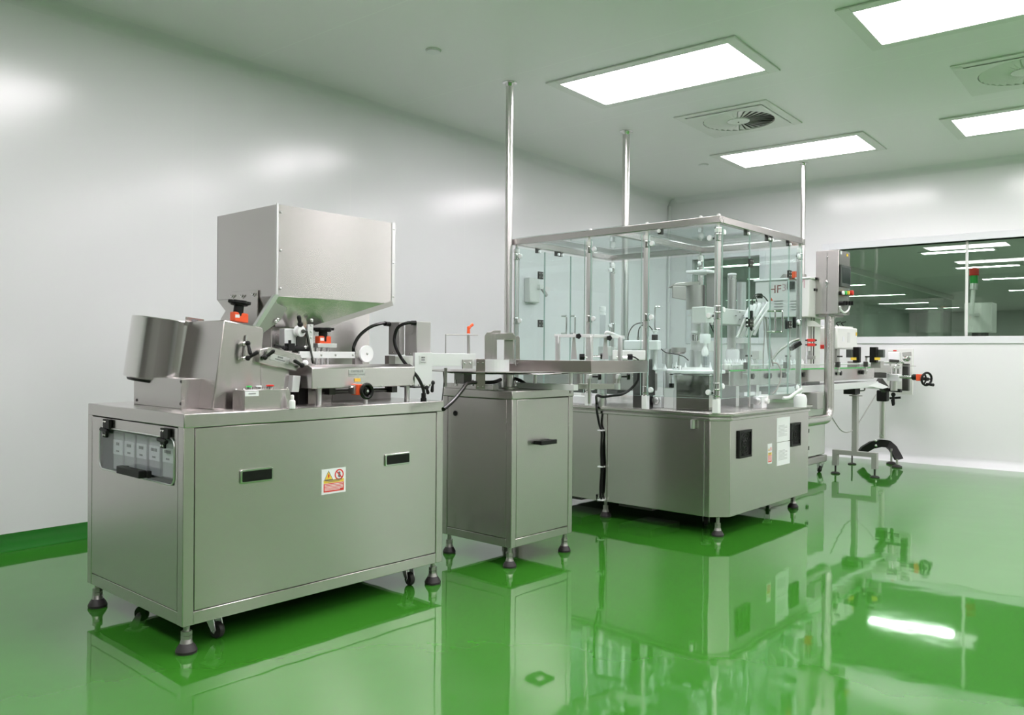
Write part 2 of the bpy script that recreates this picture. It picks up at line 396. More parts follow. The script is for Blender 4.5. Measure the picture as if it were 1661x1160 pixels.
# neighbouring hall seen through the windows
NX1 = 38; NY0, NY1 = -9, 8.4
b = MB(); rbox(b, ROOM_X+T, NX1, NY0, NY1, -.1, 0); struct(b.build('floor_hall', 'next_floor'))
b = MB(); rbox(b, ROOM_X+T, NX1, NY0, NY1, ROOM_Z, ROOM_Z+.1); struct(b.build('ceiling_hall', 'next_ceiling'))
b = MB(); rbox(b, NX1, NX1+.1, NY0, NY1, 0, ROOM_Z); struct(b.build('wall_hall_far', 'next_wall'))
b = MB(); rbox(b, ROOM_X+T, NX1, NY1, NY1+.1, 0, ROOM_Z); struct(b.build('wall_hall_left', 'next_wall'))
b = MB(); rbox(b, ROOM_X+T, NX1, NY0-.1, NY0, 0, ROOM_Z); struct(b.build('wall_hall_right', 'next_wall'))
b = MB(); rbox(b, ROOM_X+T, 28, 5.16, 5.28, 2.80, ROOM_Z-.001); struct(b.build('trim_mirrored_cornice_1', 'cream'))  # added beam standing in for the left cornice mirrored in the window
b = MB(); rbox(b, ROOM_X+T, 28, 5.21, 5.22, 0, 2.80); struct(b.build('wall_hall_glass', 'glass_window'))
b = MB(); rbox(b, 27.9, 28.3, 5.5, 5.85, 0, ROOM_Z); struct(b.build('wall_hall_pillar', 'cream'))

# ------------------------------------------------------------------ ceiling fittings
def ceiling_light(cx, cy, label, group, hall=False):
    t = thing('ceiling_light', label, 'ceiling light', W(cx, cy, ROOM_Z-.012), group)
    hx, hy, fr = (.13, .56, .05) if hall else (.29, .61, .075)
    b = MB(); z0, z1 = ROOM_Z-.012, ROOM_Z-.0005
    rbox(b, cx-hx-fr, cx+hx+fr, cy-hy-fr, cy-hy, z0, z1); rbox(b, cx-hx-fr, cx+hx+fr, cy+hy, cy+hy+fr, z0, z1)
    rbox(b, cx-hx-fr, cx-hx, cy-hy, cy+hy, z0, z1); rbox(b, cx+hx, cx+hx+fr, cy-hy, cy+hy, z0, z1)
    b.build('light_frame', 'cream', t, bev=.003)
    b = MB(); rbox(b, cx-hx, cx+hx, cy-hy, cy+hy, ROOM_Z-.008, ROOM_Z-.001); b.build('light_panel', 'lamp_panel_next' if hall else 'lamp_panel', t)
    return t
G = 'rectangular ceiling lights of the clean room'
LX = [-.27, 2.30, 4.885, 7.46]; LY = [2.68, .74, -1.2, -3.14]
LAB = {(7.46, 2.68): 'rectangular ceiling light above the glass enclosure, the steel pole rising beside it',
       (4.885, 2.68): 'large bright ceiling light between the two nearest steel poles and the round air vent',
       (4.885, .74): 'large ceiling light cut by the top right corner of the picture',
       (7.46, .74): 'ceiling light at the right edge, above the long window',
       }
for x in LX:
    for y in LY:
        ceiling_light(x, y, LAB.get((x, y), 'unseen ceiling light, %s row from window, %s line from left wall' % ({7.46: 'first', 4.885: 'second', 2.30: 'third', -.27: 'fourth'}[x], {2.68: 'first', .74: 'second', -1.2: 'third', -3.14: 'fourth'}[y])), G)
# hall lights; nearest row is added out of view to brighten the signal unit
for i, x in enumerate([10.3, 13.0, 16.15, 19.2, 22.3, 26.4, 30.8, 34.5]):
    for j, y in enumerate([6.75, 2.93, -.85]):
        ceiling_light(x, y, 'long ceiling light of the hall behind the window, row %s from the glass, %s line' % (['added-nearest', 'second', 'third', 'fourth', 'fifth', 'sixth', 'seventh', 'farthest'][i], ['left', 'middle', 'right'][j]), 'ceiling lights of the hall behind the window', True)
def vent(cx, cy, label):
    c = W(cx, cy, ROOM_Z); t = thing('ceiling_vent', label, 'air vent', c-Z*.012, 'square ceiling vents with radial blades')
    b = MB(); h, q = .375, .31
    for (x0, x1, y0, y1) in ((-h, h, -h, -q), (-h, h, q, h), (-h, -q, -q, q), (q, h, -q, q)):
        rbox(b, cx+x0, cx+x1, cy+y0, cy+y1, ROOM_Z-.010, ROOM_Z-.0005)
    b.build('vent_frame', 'cream', t, bev=.002)
    b = MB(); n = 72; Rr = .275
    for k in range(n):     # square plate with a round opening
        a0, a1 = 2*math.pi*k/n, 2*math.pi*(k+1)/n
        def sq(a):
            m_ = max(abs(math.cos(a)), abs(math.sin(a))); return (math.cos(a)/m_*q, math.sin(a)/m_*q)
        s0, s1 = sq(a0), sq(a1)
        z = ROOM_Z-.014
        b.face([W(cx+math.cos(a0)*Rr, cy+math.sin(a0)*Rr, z), W(cx+math.cos(a1)*Rr, cy+math.sin(a1)*Rr, z), W(cx+s1[0], cy+s1[1], z), W(cx+s0[0], cy+s0[1], z)])
        b.face([W(cx+math.cos(a0)*Rr, cy+math.sin(a0)*Rr, z), W(cx+math.cos(a1)*Rr, cy+math.sin(a1)*Rr, z), W(cx+math.cos(a1)*Rr, cy+math.sin(a1)*Rr, ROOM_Z-.002), W(cx+math.cos(a0)*Rr, cy+math.sin(a0)*Rr, ROOM_Z-.002)])
    b.build('face_plate', 'cream', t)
    b = MB(); b.cyl(c-Z*.002, c-Z*.001, .274, n=48); b.build('dark_recess', 'dark_metal', t)
    n = 32
    for k in range(n):
        a0 = 2*math.pi*k/n; a1 = a0+2*math.pi/n*.92
        def q3(r, a, z): return W(cx+r*math.cos(a), cy+r*math.sin(a), ROOM_Z-z)
        b = MB(); b.hexa([q3(.088, a0, .015), q3(.27, a0, .016), q3(.27, a1, .0035), q3(.088, a1, .0045),
                q3(.088, a0, .014), q3(.27, a0, .015), q3(.27, a1, .0025), q3(.088, a1, .0035)])
        b.build('vent_blade', 'cream', t)
    b = MB(); b.lathe(c, -Z, [(0, .019), (.02, .019), (.085, .016), (.09, .008), (.09, .002)][::-1], 32); b.cyl(c-Z*.019, c-Z*.022, .006, n=10, m=1); b.build('hub', ['cream', 'dark_metal'], t)
vent(6.17, 2.68, 'square ceiling vent with dark radial blades, between two ceiling lights')
vent(6.22, .74, 'pale ceiling vent at the right edge of the picture, blades barely dark')
for (x, y, lab) in ((3.62, 3.56, 'small white ceiling disc, alone near the nearest steel pole'), (7.42, 3.58, 'small white ceiling disc left of the farthest full ceiling light')):
    t = thing('smoke_detector', lab, 'smoke detector', W(x, y, ROOM_Z-.012))
    b = MB(); b.lathe(W(x, y, ROOM_Z), -Z, [(.05, 0), (.05, .005), (0, .005)], 32); b.build('mounting_ring', 'cream', t)
    b = MB(); b.lathe(W(x, y, ROOM_Z), -Z, [(.046, .004), (.044, .012), (0, .013)], 32); b.build('cover', 'cove_white', t)
# steel conduit poles
def pole(px, py, r, label, zb, knob=None):
    c = pt(px, py, z=ROOM_Z)
    t = thing('conduit_pole', label, 'pole', (c.x, c.y, zb), 'steel conduit poles running up to the ceiling')
    MB().cyl((c.x, c.y, zb), (c.x, c.y, ROOM_Z-.004), r).build('pole_tube', 'tube_steel', t)
    MB().lathe((c.x, c.y, ROOM_Z), -Z, [(r*1.9, 0), (r*1.9, .004), (r*1.3, .009), (r, .03)], 32).build('ceiling_flange', 'chrome', t)
    return t
pole(827, 134, .0265, 'round steel pole nearest the camera, rising left of the glass enclosure', .0)
pole(1016, 213, .030, 'thick shiny steel pole rising out of the middle of the glass enclosure', .715)
pole(1303.5, 264, .022, 'thin pale steel pole at the right corner of the glass enclosure', .0)
# wall box behind the enclosure
c = W(6.11, ROOM_Y, 1.62)
t = thing('wall_phone', 'small grey box with a slanted lever on the left wall, seen through the glass', 'wall box', c)
b = MB(); rbox(b, 6.03, 6.19, ROOM_Y-.07, ROOM_Y-.001, 1.53, 1.76); b.build('housing', 'cream', t, bev=.01)
b = MB(); b.bar(W(6.19, ROOM_Y-.08, 1.68), W(6.27, ROOM_Y-.09, 1.60), .02, .03); b.build('lever', 'motor_light', t, bev=.004)
b = MB(); rbox(b, 6.15, 6.2, ROOM_Y-.10, ROOM_Y-.05, 1.66, 1.70); b.build('latch', 'cream', t)

# ------------------------------------------------------------------ shared hardware
def foot(parent, x, y, top, s=1.0, src=None):
    if src: return dup_part(src, parent, (x, y, 0))
    b = MB(); c = Vector((x, y, 0))
    b.cyl(c+Z*.035*s, (x, y, top), .011*s, n=12); b.cyl(c+Z*.048*s, c+Z*.060*s, .019*s, n=6); b.cyl(c+Z*.062*s, c+Z*.076*s, .019*s, n=6)
    b.lathe(c, Z, [(.022*s, .034*s), (.018*s, .048*s), (0, .048*s)], 20)
    f = b.build('levelling_foot', 'steel_rough', parent, loc=c)
    b = MB(); b.lathe(c, Z, [(0, 0), (.036*s, .0), (.037*s, .010*s), (.034*s, .015*s), (.032*s, .020*s), (.025*s, .030*s), (.020*s, .036*s), (0, .037*s)], 28)
    p = b.build('rubber_pad', 'rubber', f); p.location = (0, 0, 0); p.data.transform(Matrix.Translation(Vector((0, 0, 0))))
    return f
def caster(parent, x, y, top, ang=0, r=.03, src=None):
    """swivel caster: fork with wheel as a sub-part"""
    c = Vector((x, y, 0)); ca, sa = math.cos(ang), math.sin(ang)
    def q(a, s_, z): return (x+ca*a-sa*s_, y+sa*a+ca*s_, z)
    b = MB()
    b.hexa([q(-.035, -.03, top-.006), q(.035, -.03, top-.006), q(.035, .03, top-.006), q(-.035, .03, top-.006), q(-.035, -.03, top), q(.035, -.03, top), q(.035, .03, top), q(-.035, .03, top)])
    b.cyl((x, y, top-.02), (x, y, top-.006), .02, n=16)
    for sg in (-1, 1):
        o = sg*.017
        b.prism([q(-.022, o, top-.02), q(.022, o, top-.02), q(.035, o, r+.004), q(.026, o, r-.010), q(.012, o, r)], Vector((-sa, ca, 0))*.003*sg)
    b.prism([q(-.022, -.019, top-.022), q(.022, -.019, top-.022), q(.022, .019, top-.022), q(-.022, .019, top-.022)], Z*.004)
    f = b.build('caster', 'alu', parent, loc=c)
    b = MB(); ax = Vector((-sa, ca, 0)); wc = Vector(q(.024, 0, r))
    b.lathe(wc-ax*.012, ax, [(0, 0), (r*.5, 0), (r*.9, .001), (r, .006), (r, .018), (r*.9, .023), (r*.5, .024), (0, .024)], 28)
    b.build('wheel', 'rubber', f)
    b = MB(); b.cyl(wc-ax*.022, wc+ax*.022, .006, n=10); b.build('axle_bolt', 'chrome', f)
    return f
def panel_face(b, axis, pos, a0, a1, z0, z1, out, th=.002, m=0):
    """thin sheet on a cabinet side; axis 'x' or 'y' is the face normal, out = -1/+1"""
    p0, p1 = sorted((pos, pos+out*th))
    if axis == 'x': b.box(p0, p1, a0, a1, z0, z1, m)
    else: b.box(a0, a1, p0, p1, z0, z1, m)
def knob5(b, c, axis, r, h, m=0, lobes=6):
    """lobed hand knob"""
    u, v, a = frame_of(axis); c = Vector(c); n = lobes*8
    ring = [c+(u*math.cos(2*math.pi*k/n)+v*math.sin(2*math.pi*k/n))*r*(1+.09*math.cos(lobes*2*math.pi*k/n)) for k in range(n)]
    return b.prism(ring, a*h, m)
def lever(b, base, tip, r=.006, m=0, mb=0):
    """clamping lever: hub and slanted grip"""
    base, tip = Vector(base), Vector(tip)
    b.cyl(base+(tip-base)*.0, tip, r*.8, r*1.15, 12, m); b.sph(tip, r*1.15, m, 10); b.sph(base, r*1.5, m, 12)
def screw(b, c, axis, r=.006, m=0): return b.lathe(c, axis, [(r, 0), (r*.85, r*.45), (0, r*.6)], 12, m)
def rrect(u, v, c, hw, hh, r, n=5):
    c, u, v = Vector(c), Vector(u), Vector(v); P = []
    for (sx, sy, a0) in ((1, 1, 0), (-1, 1, 90), (-1, -1, 180), (1, -1, 270)):
        for k in range(n+1):
            a = math.radians(a0+90*k/n); P.append(c+u*(sx*(hw-r)+r*math.cos(a))+v*(sy*(hh-r)+r*math.sin(a)))
    return P
def warning_sticker(parent, c, u, v, wd, ht):
    """white safety sticker: yellow triangle, red prohibition ring, yellow and red text bands"""
    c, u, v = Vector(c), Vector(u).normalized(), Vector(v).normalized(); n = u.cross(v).normalized()
    b = MB()
    def R(x0, x1, y0, y1, m, l): b.face([c+u*wd*x0+v*ht*y0+n*l, c+u*wd*x1+v*ht*y0+n*l, c+u*wd*x1+v*ht*y1+n*l, c+u*wd*x0+v*ht*y1+n*l], m)
    b.prism([c+u*wd*a-n*.0001+v*ht*d for a, d in ((-.5, -.5), (.5, -.5), (.5, .5), (-.5, .5))], n*.0007, 0)
    R(-.42, .42, -.42, -.08, 2, .001); R(-.42, .42, -.07, .06, 1, .001)
    for k in range(5): R(-.38, .38-.12*(k == 4), -.14-.055*k, -.115-.055*k, 4, .0014)
    for k in range(2): R(-.34+.1*k, .34-.1*k, .015-.045*k, .035-.045*k, 3, .0014)
    T0 = c-u*wd*.22+v*ht*.22; s_ = wd*.19
    b.face([T0-u*s_-v*s_*.8+n*.001, T0+u*s_-v*s_*.8+n*.001, T0+v*s_*1.0+n*.001], 3)
    s2 = s_*.80; b.face([T0-u*s2-v*s2*.78+n*.0013, T0+u*s2-v*s2*.78+n*.0013, T0+v*s2*.98+n*.0013], 1)
    b.face([T0+v*s_*.45+n*.0016+u*s_*.06, T0-u*s_*.18+v*s_*.02+n*.0016, T0+u*s_*.02-v*s_*.5+n*.0016, T0+u*s_*.2+v*s_*.05+n*.0016], 2)
    C0 = c+u*wd*.22+v*ht*.23; N = 24
    for k in range(N):
        a0, a1 = 2*math.pi*k/N, 2*math.pi*(k+1)/N
        p = lambda a, r: C0+u*math.cos(a)*r+v*math.sin(a)*r+n*.001
        b.face([p(a0, s_*.75), p(a0, s_), p(a1, s_), p(a1, s_*.75)], 2)
    for (x_, y_, r_) in ((-.0, .25, .3), (.05, -.2, .33)): b.face([C0+u*s_*(x_+r_*math.cos(a*math.pi/4))+v*s_*(y_+r_*math.sin(a*math.pi/4))+n*.0012 for a in range(8)], 3)
    d = (u*-1+v).normalized(); e = (u+v).normalized()
    b.face([C0+d*s_*.8-e*s_*.1+n*.0016, C0-d*s_*.8-e*s_*.1+n*.0016, C0-d*s_*.8+e*s_*.1+n*.0016, C0+d*s_*.8+e*s_*.1+n*.0016], 2)
    return b.build('warning_sticker', ['paper', 'yellow', 'red', 'print', 'paper'], parent, 'white sticker with yellow triangle, red ring and red band')
def name_plate(parent, c, u, v, wd, ht, lines, label=None, m='alu', name='name_plate'):
    c, u, v = Vector(c), Vector(u).normalized(), Vector(v).normalized(); n = u.cross(v).normalized()
    b = MB(); b.prism([c+u*wd*a-n*.0005+v*ht*d for a, d in ((-.5, -.5), (.5, -.5), (.5, .5), (-.5, .5))], n*.0015, 0)
    k = len(lines)
    for i, (s_, sz) in enumerate(lines): b.text(s_, c+v*ht*(.5-(i+.5)/k)*.85+n*.001, u, v, sz, 1, .0006)
    return b.build(name, [m, 'print'], parent, label)

# ------------------------------------------------------------------ MACHINE 1: counting / feeding machine on a steel cabinet
AX0, AX1, AY0, AY1, AZ0, AZ1 = 1.345, 2.57, 2.69, 3.50, .10, .832
M1 = thing('filling_machine', 'steel filling machine on a wide cabinet nearest the camera, hopper and tilted drum on top', 'machine', ((AX0+AX1)/2, (AY0+AY1)/2, 0))
# cabinet carcass: posts, rails, bottom coloured dark for shade
b = MB(); th = .04
for x in (AX0, AX1-th):
    for y in (AY0, AY1-th): b.box(x, x+th, y, y+th, AZ0, AZ1-.045)
b.box(AX0+th, AX1-th, AY0+.001, AY0+.03, AZ0, AZ0+.045); b.box(AX0+th, AX1-th, AY1-.03, AY1-.001, AZ0, AZ0+.045)
b.box(AX0+.001, AX0+.03, AY0+th, AY1-th, AZ0, AZ0+.045); b.box(AX1-.03, AX1-.001, AY0+th, AY1-th, AZ0, AZ0+.045)
b.build('cabinet_frame', 'steel', M1, bev=.002)
MB().box(AX0+.0, AX1, AY0-.004, AY1, AZ1-.048, AZ1).build('tabletop', 'steel', M1, bev=.003)
MB().box(AX0+.03, AX1-.03, AY0+.03, AY1-.03, AZ0-.001, AZ0+.004).build('bottom_sheet', 'under_shade', M1)
# front panel (faces -Y) and side panel with window (faces -X)
fp = MB().box(AX0+th+.003, AX1-th-.003, AY0+.001, AY0+.02, AZ0+.048, AZ1-.051).build('front_panel', 'steel', M1, bev=.0015)
MB().box(AX1-.02, AX1-.001, AY0+th+.003, AY1-th-.003, AZ0+.048, AZ1-.051).build('side_panel', 'steel', M1, bev=.0015)
MB().box(AX0+th+.003, AX1-th-.003, AY1-.02, AY1-.001, AZ0+.048, AZ1-.051).build('back_panel', 'steel', M1, bev=.0015)
a0 = pt(283, 700, x=AX0); a1 = pt(162, 775, x=AX0)
wy0, wy1 = a0.y, a1.y; wz1 = pt(210, 700, x=AX0).z; wz0 = pt(240, 778, x=AX0).z
sp = MB(); sx0, sx1 = AX0+.001, AX0+.012; sy0, sy1, sz0, sz1 = AY0+th+.003, AY1-th-.003, AZ0+.048, AZ1-.051
sp.box(sx0, sx1, sy0, wy0, sz0, sz1); sp.box(sx0, sx1, wy1, sy1, sz0, sz1); sp.box(sx0, sx1, wy0, wy1, sz0, wz0); sp.box(sx0, sx1, wy0, wy1, wz1, sz1)
side = sp.build('access_panel', 'steel', M1)
wc = Vector((AX0-.001, (wy0+wy1)/2, (wz0+wz1)/2)); hw, hh = (wy1-wy0)/2, (wz1-wz0)/2
P = rrect(-Y, Z, wc, hw, hh, .028); MB().tube(P+[P[0]], .003, 8, sub=0).build('window_gasket', 'alu', M1)
cv = MB(); d = AX0+.10
cv.box(d, d+.003, wy0-.02, wy1+.02, wz0-.02, wz1+.02); cv.box(AX0+.012, d, wy0-.02, wy0-.017, wz0-.02, wz1+.02); cv.box(AX0+.012, d, wy1+.017, wy1+.02, wz0-.02, wz1+.02)
cv.box(AX0+.012, d, wy0-.02, wy1+.02, wz0-.02, wz0-.017); cv.box(AX0+.012, d, wy0-.02, wy1+.02, wz1+.017, wz1+.02)
cv.build('inner_tray', 'grey_back', M1)
MB().box(AX0-.004, AX0-.001, wy0+.004, wy1-.004, wz0+.004, wz1-.004).build('clear_cover', 'acrylic', M1)
for k, px0 in enumerate((184, 202, 221.5, 242, 264)):
    wdt = 15.5+k*.6
    yA, yB = pt(px0+wdt, 740, x=AX0+.02).y, pt(px0, 740, x=AX0+.02).y
    zt = wz1-.012; zb = pt(px0, 752+k*3, x=AX0+.02).z-.02
    b = MB(); b.box(AX0+.02, AX0+.09, yA, yB, zb, zt, 0)
    md = b.build('driver_module', 'module', M1, bev=.002)
    b = MB(); ym = (yA+yB)/2
    b.box(AX0+.0185, AX0+.0199, yA+.002, yB-.002, zb+.40*(zt-zb), zb+.78*(zt-zb), 0)
    b.text('~'*(3, 4, 4, 5, 5)[k], (AX0+.0183, ym, zb+.68*(zt-zb)), -Y, Z, .016, 1); b.text('~'*5, (AX0+.0183, ym, zb+.49*(zt-zb)), -Y, Z, .009, 1)
    b.build('module_label', ['paper', 'print'], md)
# handle and hinges of the clear cover
p0 = pt(195, 762, x=AX0-.03); p1 = pt(232, 766, x=AX0-.03)
b = MB(); b.box(AX0-.045, AX0-.018, p1.y, p0.y, p0.z-.012, p0.z+.016); b.box(AX0-.02, AX0-.004, p1.y-.014, p1.y+.008, p0.z-.012, p0.z+.014); b.box(AX0-.02, AX0-.004, p0.y-.02, p0.y, p0.z-.012, p0.z+.014)
b.build('pull_handle', 'black', M1, bev=.003)
for (px, py) in ((172, 695), (266, 711)):
    c = pt(px, py, x=AX0-.006); b = MB()
    b.box(AX0-.010, AX0-.001, c.y-.008, c.y+.022, c.z-.036, c.z+.036); b.box(AX0-.012, AX0-.001, c.y-.040, c.y-.012, c.z+.0, c.z+.036)
    b.cyl((AX0-.012, c.y+.03, c.z-.004), (AX0-.012, c.y-.03, c.z-.012), .008, n=12)
    h = b.build('hinge', 'black', M1, bev=.0015)
    b = MB()
    for yy in (c.y-.001, c.y+.014):
        for zz in (c.z-.026, c.z+.026): screw(b, (AX0-.010, yy, zz), -X, .0042)
    b.build('hinge_screws', 'chrome', h)
# recessed pulls on the front panel
for (xa, ya, xb, yb) in ((389, 758, 442, 784), (624, 733, 664, 756)):
    A, B = pt(xa, (ya+yb)/2, y=AY0), pt(xb, (ya+yb)/2, y=AY0); c = (A+B)/2; hw = (B.x-A.x)/2; hh = .028*.9
    c.z = pt((xa+xb)/2, (ya+yb)/2, y=AY0).z
    b = MB(); b.prism(rrect(X, Z, (c.x, AY0+.0005, c.z), hw, hh, .006), -Y*.006); q = b.build('recessed_pull', 'chrome', fp, bev=.0015)
    b = MB(); b.prism(rrect(X, Z, (c.x+.001, AY0-.006, c.z), hw-.007, hh-.006, .004), -Y*.0012); b.build('recess', 'black_gloss', M1)
c = pt(541.5, 780, y=AY0); wv = (pt(561, 780, y=AY0)-pt(522, 780, y=AY0)).x
warning_sticker(M1, (c.x, AY0+.0005, c.z), X, Z, wv, .100)
f1 = foot(M1, AX0+.03, AY0+.03, AZ0)
for (x, y) in ((AX0+.03, AY1-.03), (AX1-.03, AY0+.03), (AX1-.03, AY1-.03)): foot(M1, x, y, AZ0, src=f1)
c1 = caster(M1, 1.515, 2.80, AZ0, math.radians(-75))
caster(M1, 2.455, 2.80, AZ0, math.radians(-100)); caster(M1, 1.49, 3.37, AZ0, math.radians(-60)); caster(M1, 2.44, 3.37, AZ0, 0.3)

# --- hopper
HX0, HX1, HY0, HY1 = 1.837, 2.44, 2.90, 3.375; HZ0, HZ1 = 1.275, 1.645
b = MB(); t_ = .003
for (x0, x1, y0, y1) in ((HX0, HX1, HY0, HY0+t_), (HX0, HX1, HY1-t_, HY1), (HX0, HX0+t_, HY0, HY1), (HX1-t_, HX1, HY0, HY1)): b.box(x0, x1, y0, y1, HZ0, HZ1)
b.box(HX0+.003, HX1-.003, HY0+.003, HY1-.003, HZ1-.006, HZ1-.003)
hop = b.build('hopper', 'steel_soft', M1, 'square brushed steel hopper box with riveted corners')
# edge flanges and screws
b = MB(); b.box(HX0-.003, HX0+.004, HY0-.004, HY0+.003, HZ0, HZ1+.004); b.box(HX1-.004, HX1+.014, HY0-.003, HY0, HZ0, HZ1)
b.build('corner_flange', 'alu', hop)
b = MB()
for k in range(3): screw(b, (HX0+.016, HY0-.001, HZ0+.03+.155*k), -Y, .006); screw(b, (HX1+.004, HY0-.003, HZ0+.03+.155*k), -Y, .005)
b.build('rivets', 'chrome', hop)
# tapering funnel: front slopes in, left side slopes back, right side slopes strongly
L0 = pt(357.6, 505, x=HX0); FL = pt(418, 528, y=HY0+.02); FR = pt(518, 531, y=HY0+.06)
zb = 1.15
top = [(HX0, HY0, HZ0), (HX1, HY0, HZ0), (HX1, HY1, HZ0), (HX0, HY1, HZ0)]
bot = [(HX0+.03, HY0+.06, zb), (FR.x-.03, HY0+.06, zb), (FR.x-.03, HY1-.13, zb), (HX0+.03, HY1-.13, zb)]
b = MB(); b.hexa([Vector(p) for p in bot]+[Vector(p) for p in top]); fn = b.build('hopper_funnel', 'steel', M1, bev=.002)
# left bracket plate with wing nuts, support legs of the hopper
b = MB(); y1 = pt(378, 475, x=HX0-.006).y; y0 = pt(418, 470, x=HX0-.006).y; zt = pt(400, 472, x=HX0-.006).z
b.prism([(HX0-.008, y0, 1.02), (HX0-.008, y1+.10, 1.02), (HX0-.008, y1+.10, 1.19), (HX0-.008, y1, zt-.03), (HX0-.008, y1, zt), (HX0-.008, y0, zt)], X*.006)
b.build('hopper_bracket', 'steel', M1, bev=.001)
b = MB()
for px, py in ((378, 482), (394, 482), (412, 479)):
    c = pt(px, py, x=HX0-.008); screw(b, c, -X, .007); b.bar(c-X*.008+Y*.010+Z*.008, c-X*.006, .004, .005); b.bar(c-X*.008-Y*.010+Z*.008, c-X*.006, .004, .005)
b.build('wing_nuts', 'chrome', M1)
# chute plate in front of the funnel (angled flange line from the hopper corner to the housing)
b = MB(); p = HY0-.006
b.prism([(HX0-.012, p, HZ0+.004), (HX0+.01, p, HZ0+.004), (HX0-.085, p+.02, 1.125), (HX0-.105, p+.02, 1.125)], Y*.02); b.build('chute_flange', 'alu', M1)
b = MB(); b.prism([(HX0-.0, HY0+.01, HZ0-.01), (HX0+.07, HY0+.02, HZ0-.03), (HX0+.04, HY0+.03, 1.18), (HX0-.06, HY0+.03, 1.11), (HX0-.09, HY0+.03, 1.11)], Y*.05); b.build('chute', 'steel_rough', M1)
b = MB()
for px, py in ((450, 519), (505, 520), (447, 522)): screw(b, pt(px, py, y=HY0+.02), -Y, .009)
b.build('funnel_bolts', 'chrome', M1)
b = MB(); q0, q1 = Vector((HX1, HY0, HZ0)), Vector((FR.x-.03, HY0+.06, zb)); b.bar(q0+(q1-q0)*.0, q1, .012, .022, 0); b.build('funnel_rib', 'steel_rough', M1)
# support plate behind and supports
sa, sb = pt(553, 575, y=3.15), pt(599, 575, y=3.15)
MB().box(FR.x-.10, pt(599, 550, y=3.15).x, 3.15, 3.156, AZ1, HZ0).build('support_plate', 'steel_soft', M1)
MB().box(pt(440, 560, y=3.0).x, pt(497, 560, y=3.0).x, 3.0, 3.12, AZ1, 1.16).build('feeder_body', 'steel_soft', M1, bev=.003)

# --- tilted drum on its base box
MB().box(1.455, 1.95, 2.93, 3.33, AZ1, .945).build('drum_base', 'steel', M1, bev=.002)
b = MB()
for px, py in ((222, 616), (222, 649), (294, 619), (293, 655)): screw(b, pt(px, py, x=1.455), -X, .006)
b.build('base_screws', 'rubber', M1)
dc = pt(280, 569, d=3.36); ax = (UP+RT*.135+FW*.03).normalized(); hgt = .247; rr = .170
b = MB(); o = dc-ax*hgt/2
b.lathe(o, ax, [(0, 0), (rr-.004, 0), (rr, .004), (rr, hgt-.003), (rr-.003, hgt), (rr-.006, hgt-.002), (rr-.006, .05), (0, .05)], 72)
drum = b.build('feeder_drum', 'steel_bowl', M1, 'tilted shiny round drum')
b = MB(); b.lathe(o-ax*.012, ax, [(rr*.9, 0), (rr*.93, .012)], 48); b.cyl(o-ax*.05, o, rr*.55, n=32); b.build('drum_neck', 'black', M1)
def on_drum(px, py, lift=.001):
    dv = FW+RT*((px-CX)/FPX)-UP*((py-CY)/FPX); dv.normalize()
    oc = CP-o; dd = dv-ax*dv.dot(ax); od = oc-ax*oc.dot(ax); A = dd.dot(dd); B = 2*dd.dot(od); Cc = od.dot(od)-(rr+lift)**2
    tt = (-B-math.sqrt(max(0, B*B-4*A*Cc)))/(2*A); return CP+dv*tt
b = MB(); b.tube([on_drum(331, 536)-ax*0, on_drum(331, 536)-ax*.20], .0018, 6, sub=0); b.build('drum_seam', 'alu', drum)
cL = on_drum(315, 523, .002); un = (cL-o); un = (un-ax*un.dot(ax)).normalized(); tu = ax.cross(un).normalized()
if tu.dot(RT) < 0: tu = -tu
name_plate(drum, cL, tu, ax, .075, .034, [('~~~', .013), ('~~~~~~~~~~~~', .007)], m='steel_bowl')

# --- slanted housing in front of the hopper
hy = 2.825; D = .12
def hp(px, py, y=hy): q = pt(px, py, y=y); q.y = y; return q
poly = [hp(344, 665), hp(363.8, 519), hp(425, 531), hp(428.5, 536), hp(424, 590), hp(470, 600), hp(477, 608), hp(474, 664)]
for q in (poly[0], poly[-1]): q.z = AZ1+.001
b = MB(); b.prism([poly[0], poly[1], poly[2], poly[3], poly[4], hp(424, 665)], Y*.30)
hs = b.build('housing', 'steel', M1, 'slanted steel side housing with a black and orange knob on top', bev=.004)
for q in (poly,): pass
b = MB(); e = hp(424, 664); e.z = AZ1+.001; b.prism([e+Y*.004, poly[4]+Y*.004, poly[5]+Y*.004, hp(471, 607)+Y*.004, poly[7]+Y*.004], Y*.15); b.build('lower_housing', 'steel', M1, bev=.003)
# chute tray with plate
A_ = [hp(422, 567, 2.80), hp(440, 563, 2.80), hp(487, 575, 2.80), hp(494, 590, 2.80), hp(480, 602, 2.80), hp(420, 588, 2.80)]
b = MB(); b.prism(A_, Y*.10); tr = b.build('discharge_tray', 'steel_soft', M1, bev=.002)
up_ = (hp(441, 575, 2.8)-hp(445, 586, 2.8)).normalized(); uu = (hp(467, 587, 2.8)-hp(441, 580, 2.8)).normalized(); vv = uu.cross(-Y).normalized()*-1
if vv.z < 0: vv = -vv
name_plate(tr, hp(454, 582, 2.7995), uu, vv, .085, .024, [('~~~~', .010), ('~~~~~~~~~~~~', .006)], m='alu')
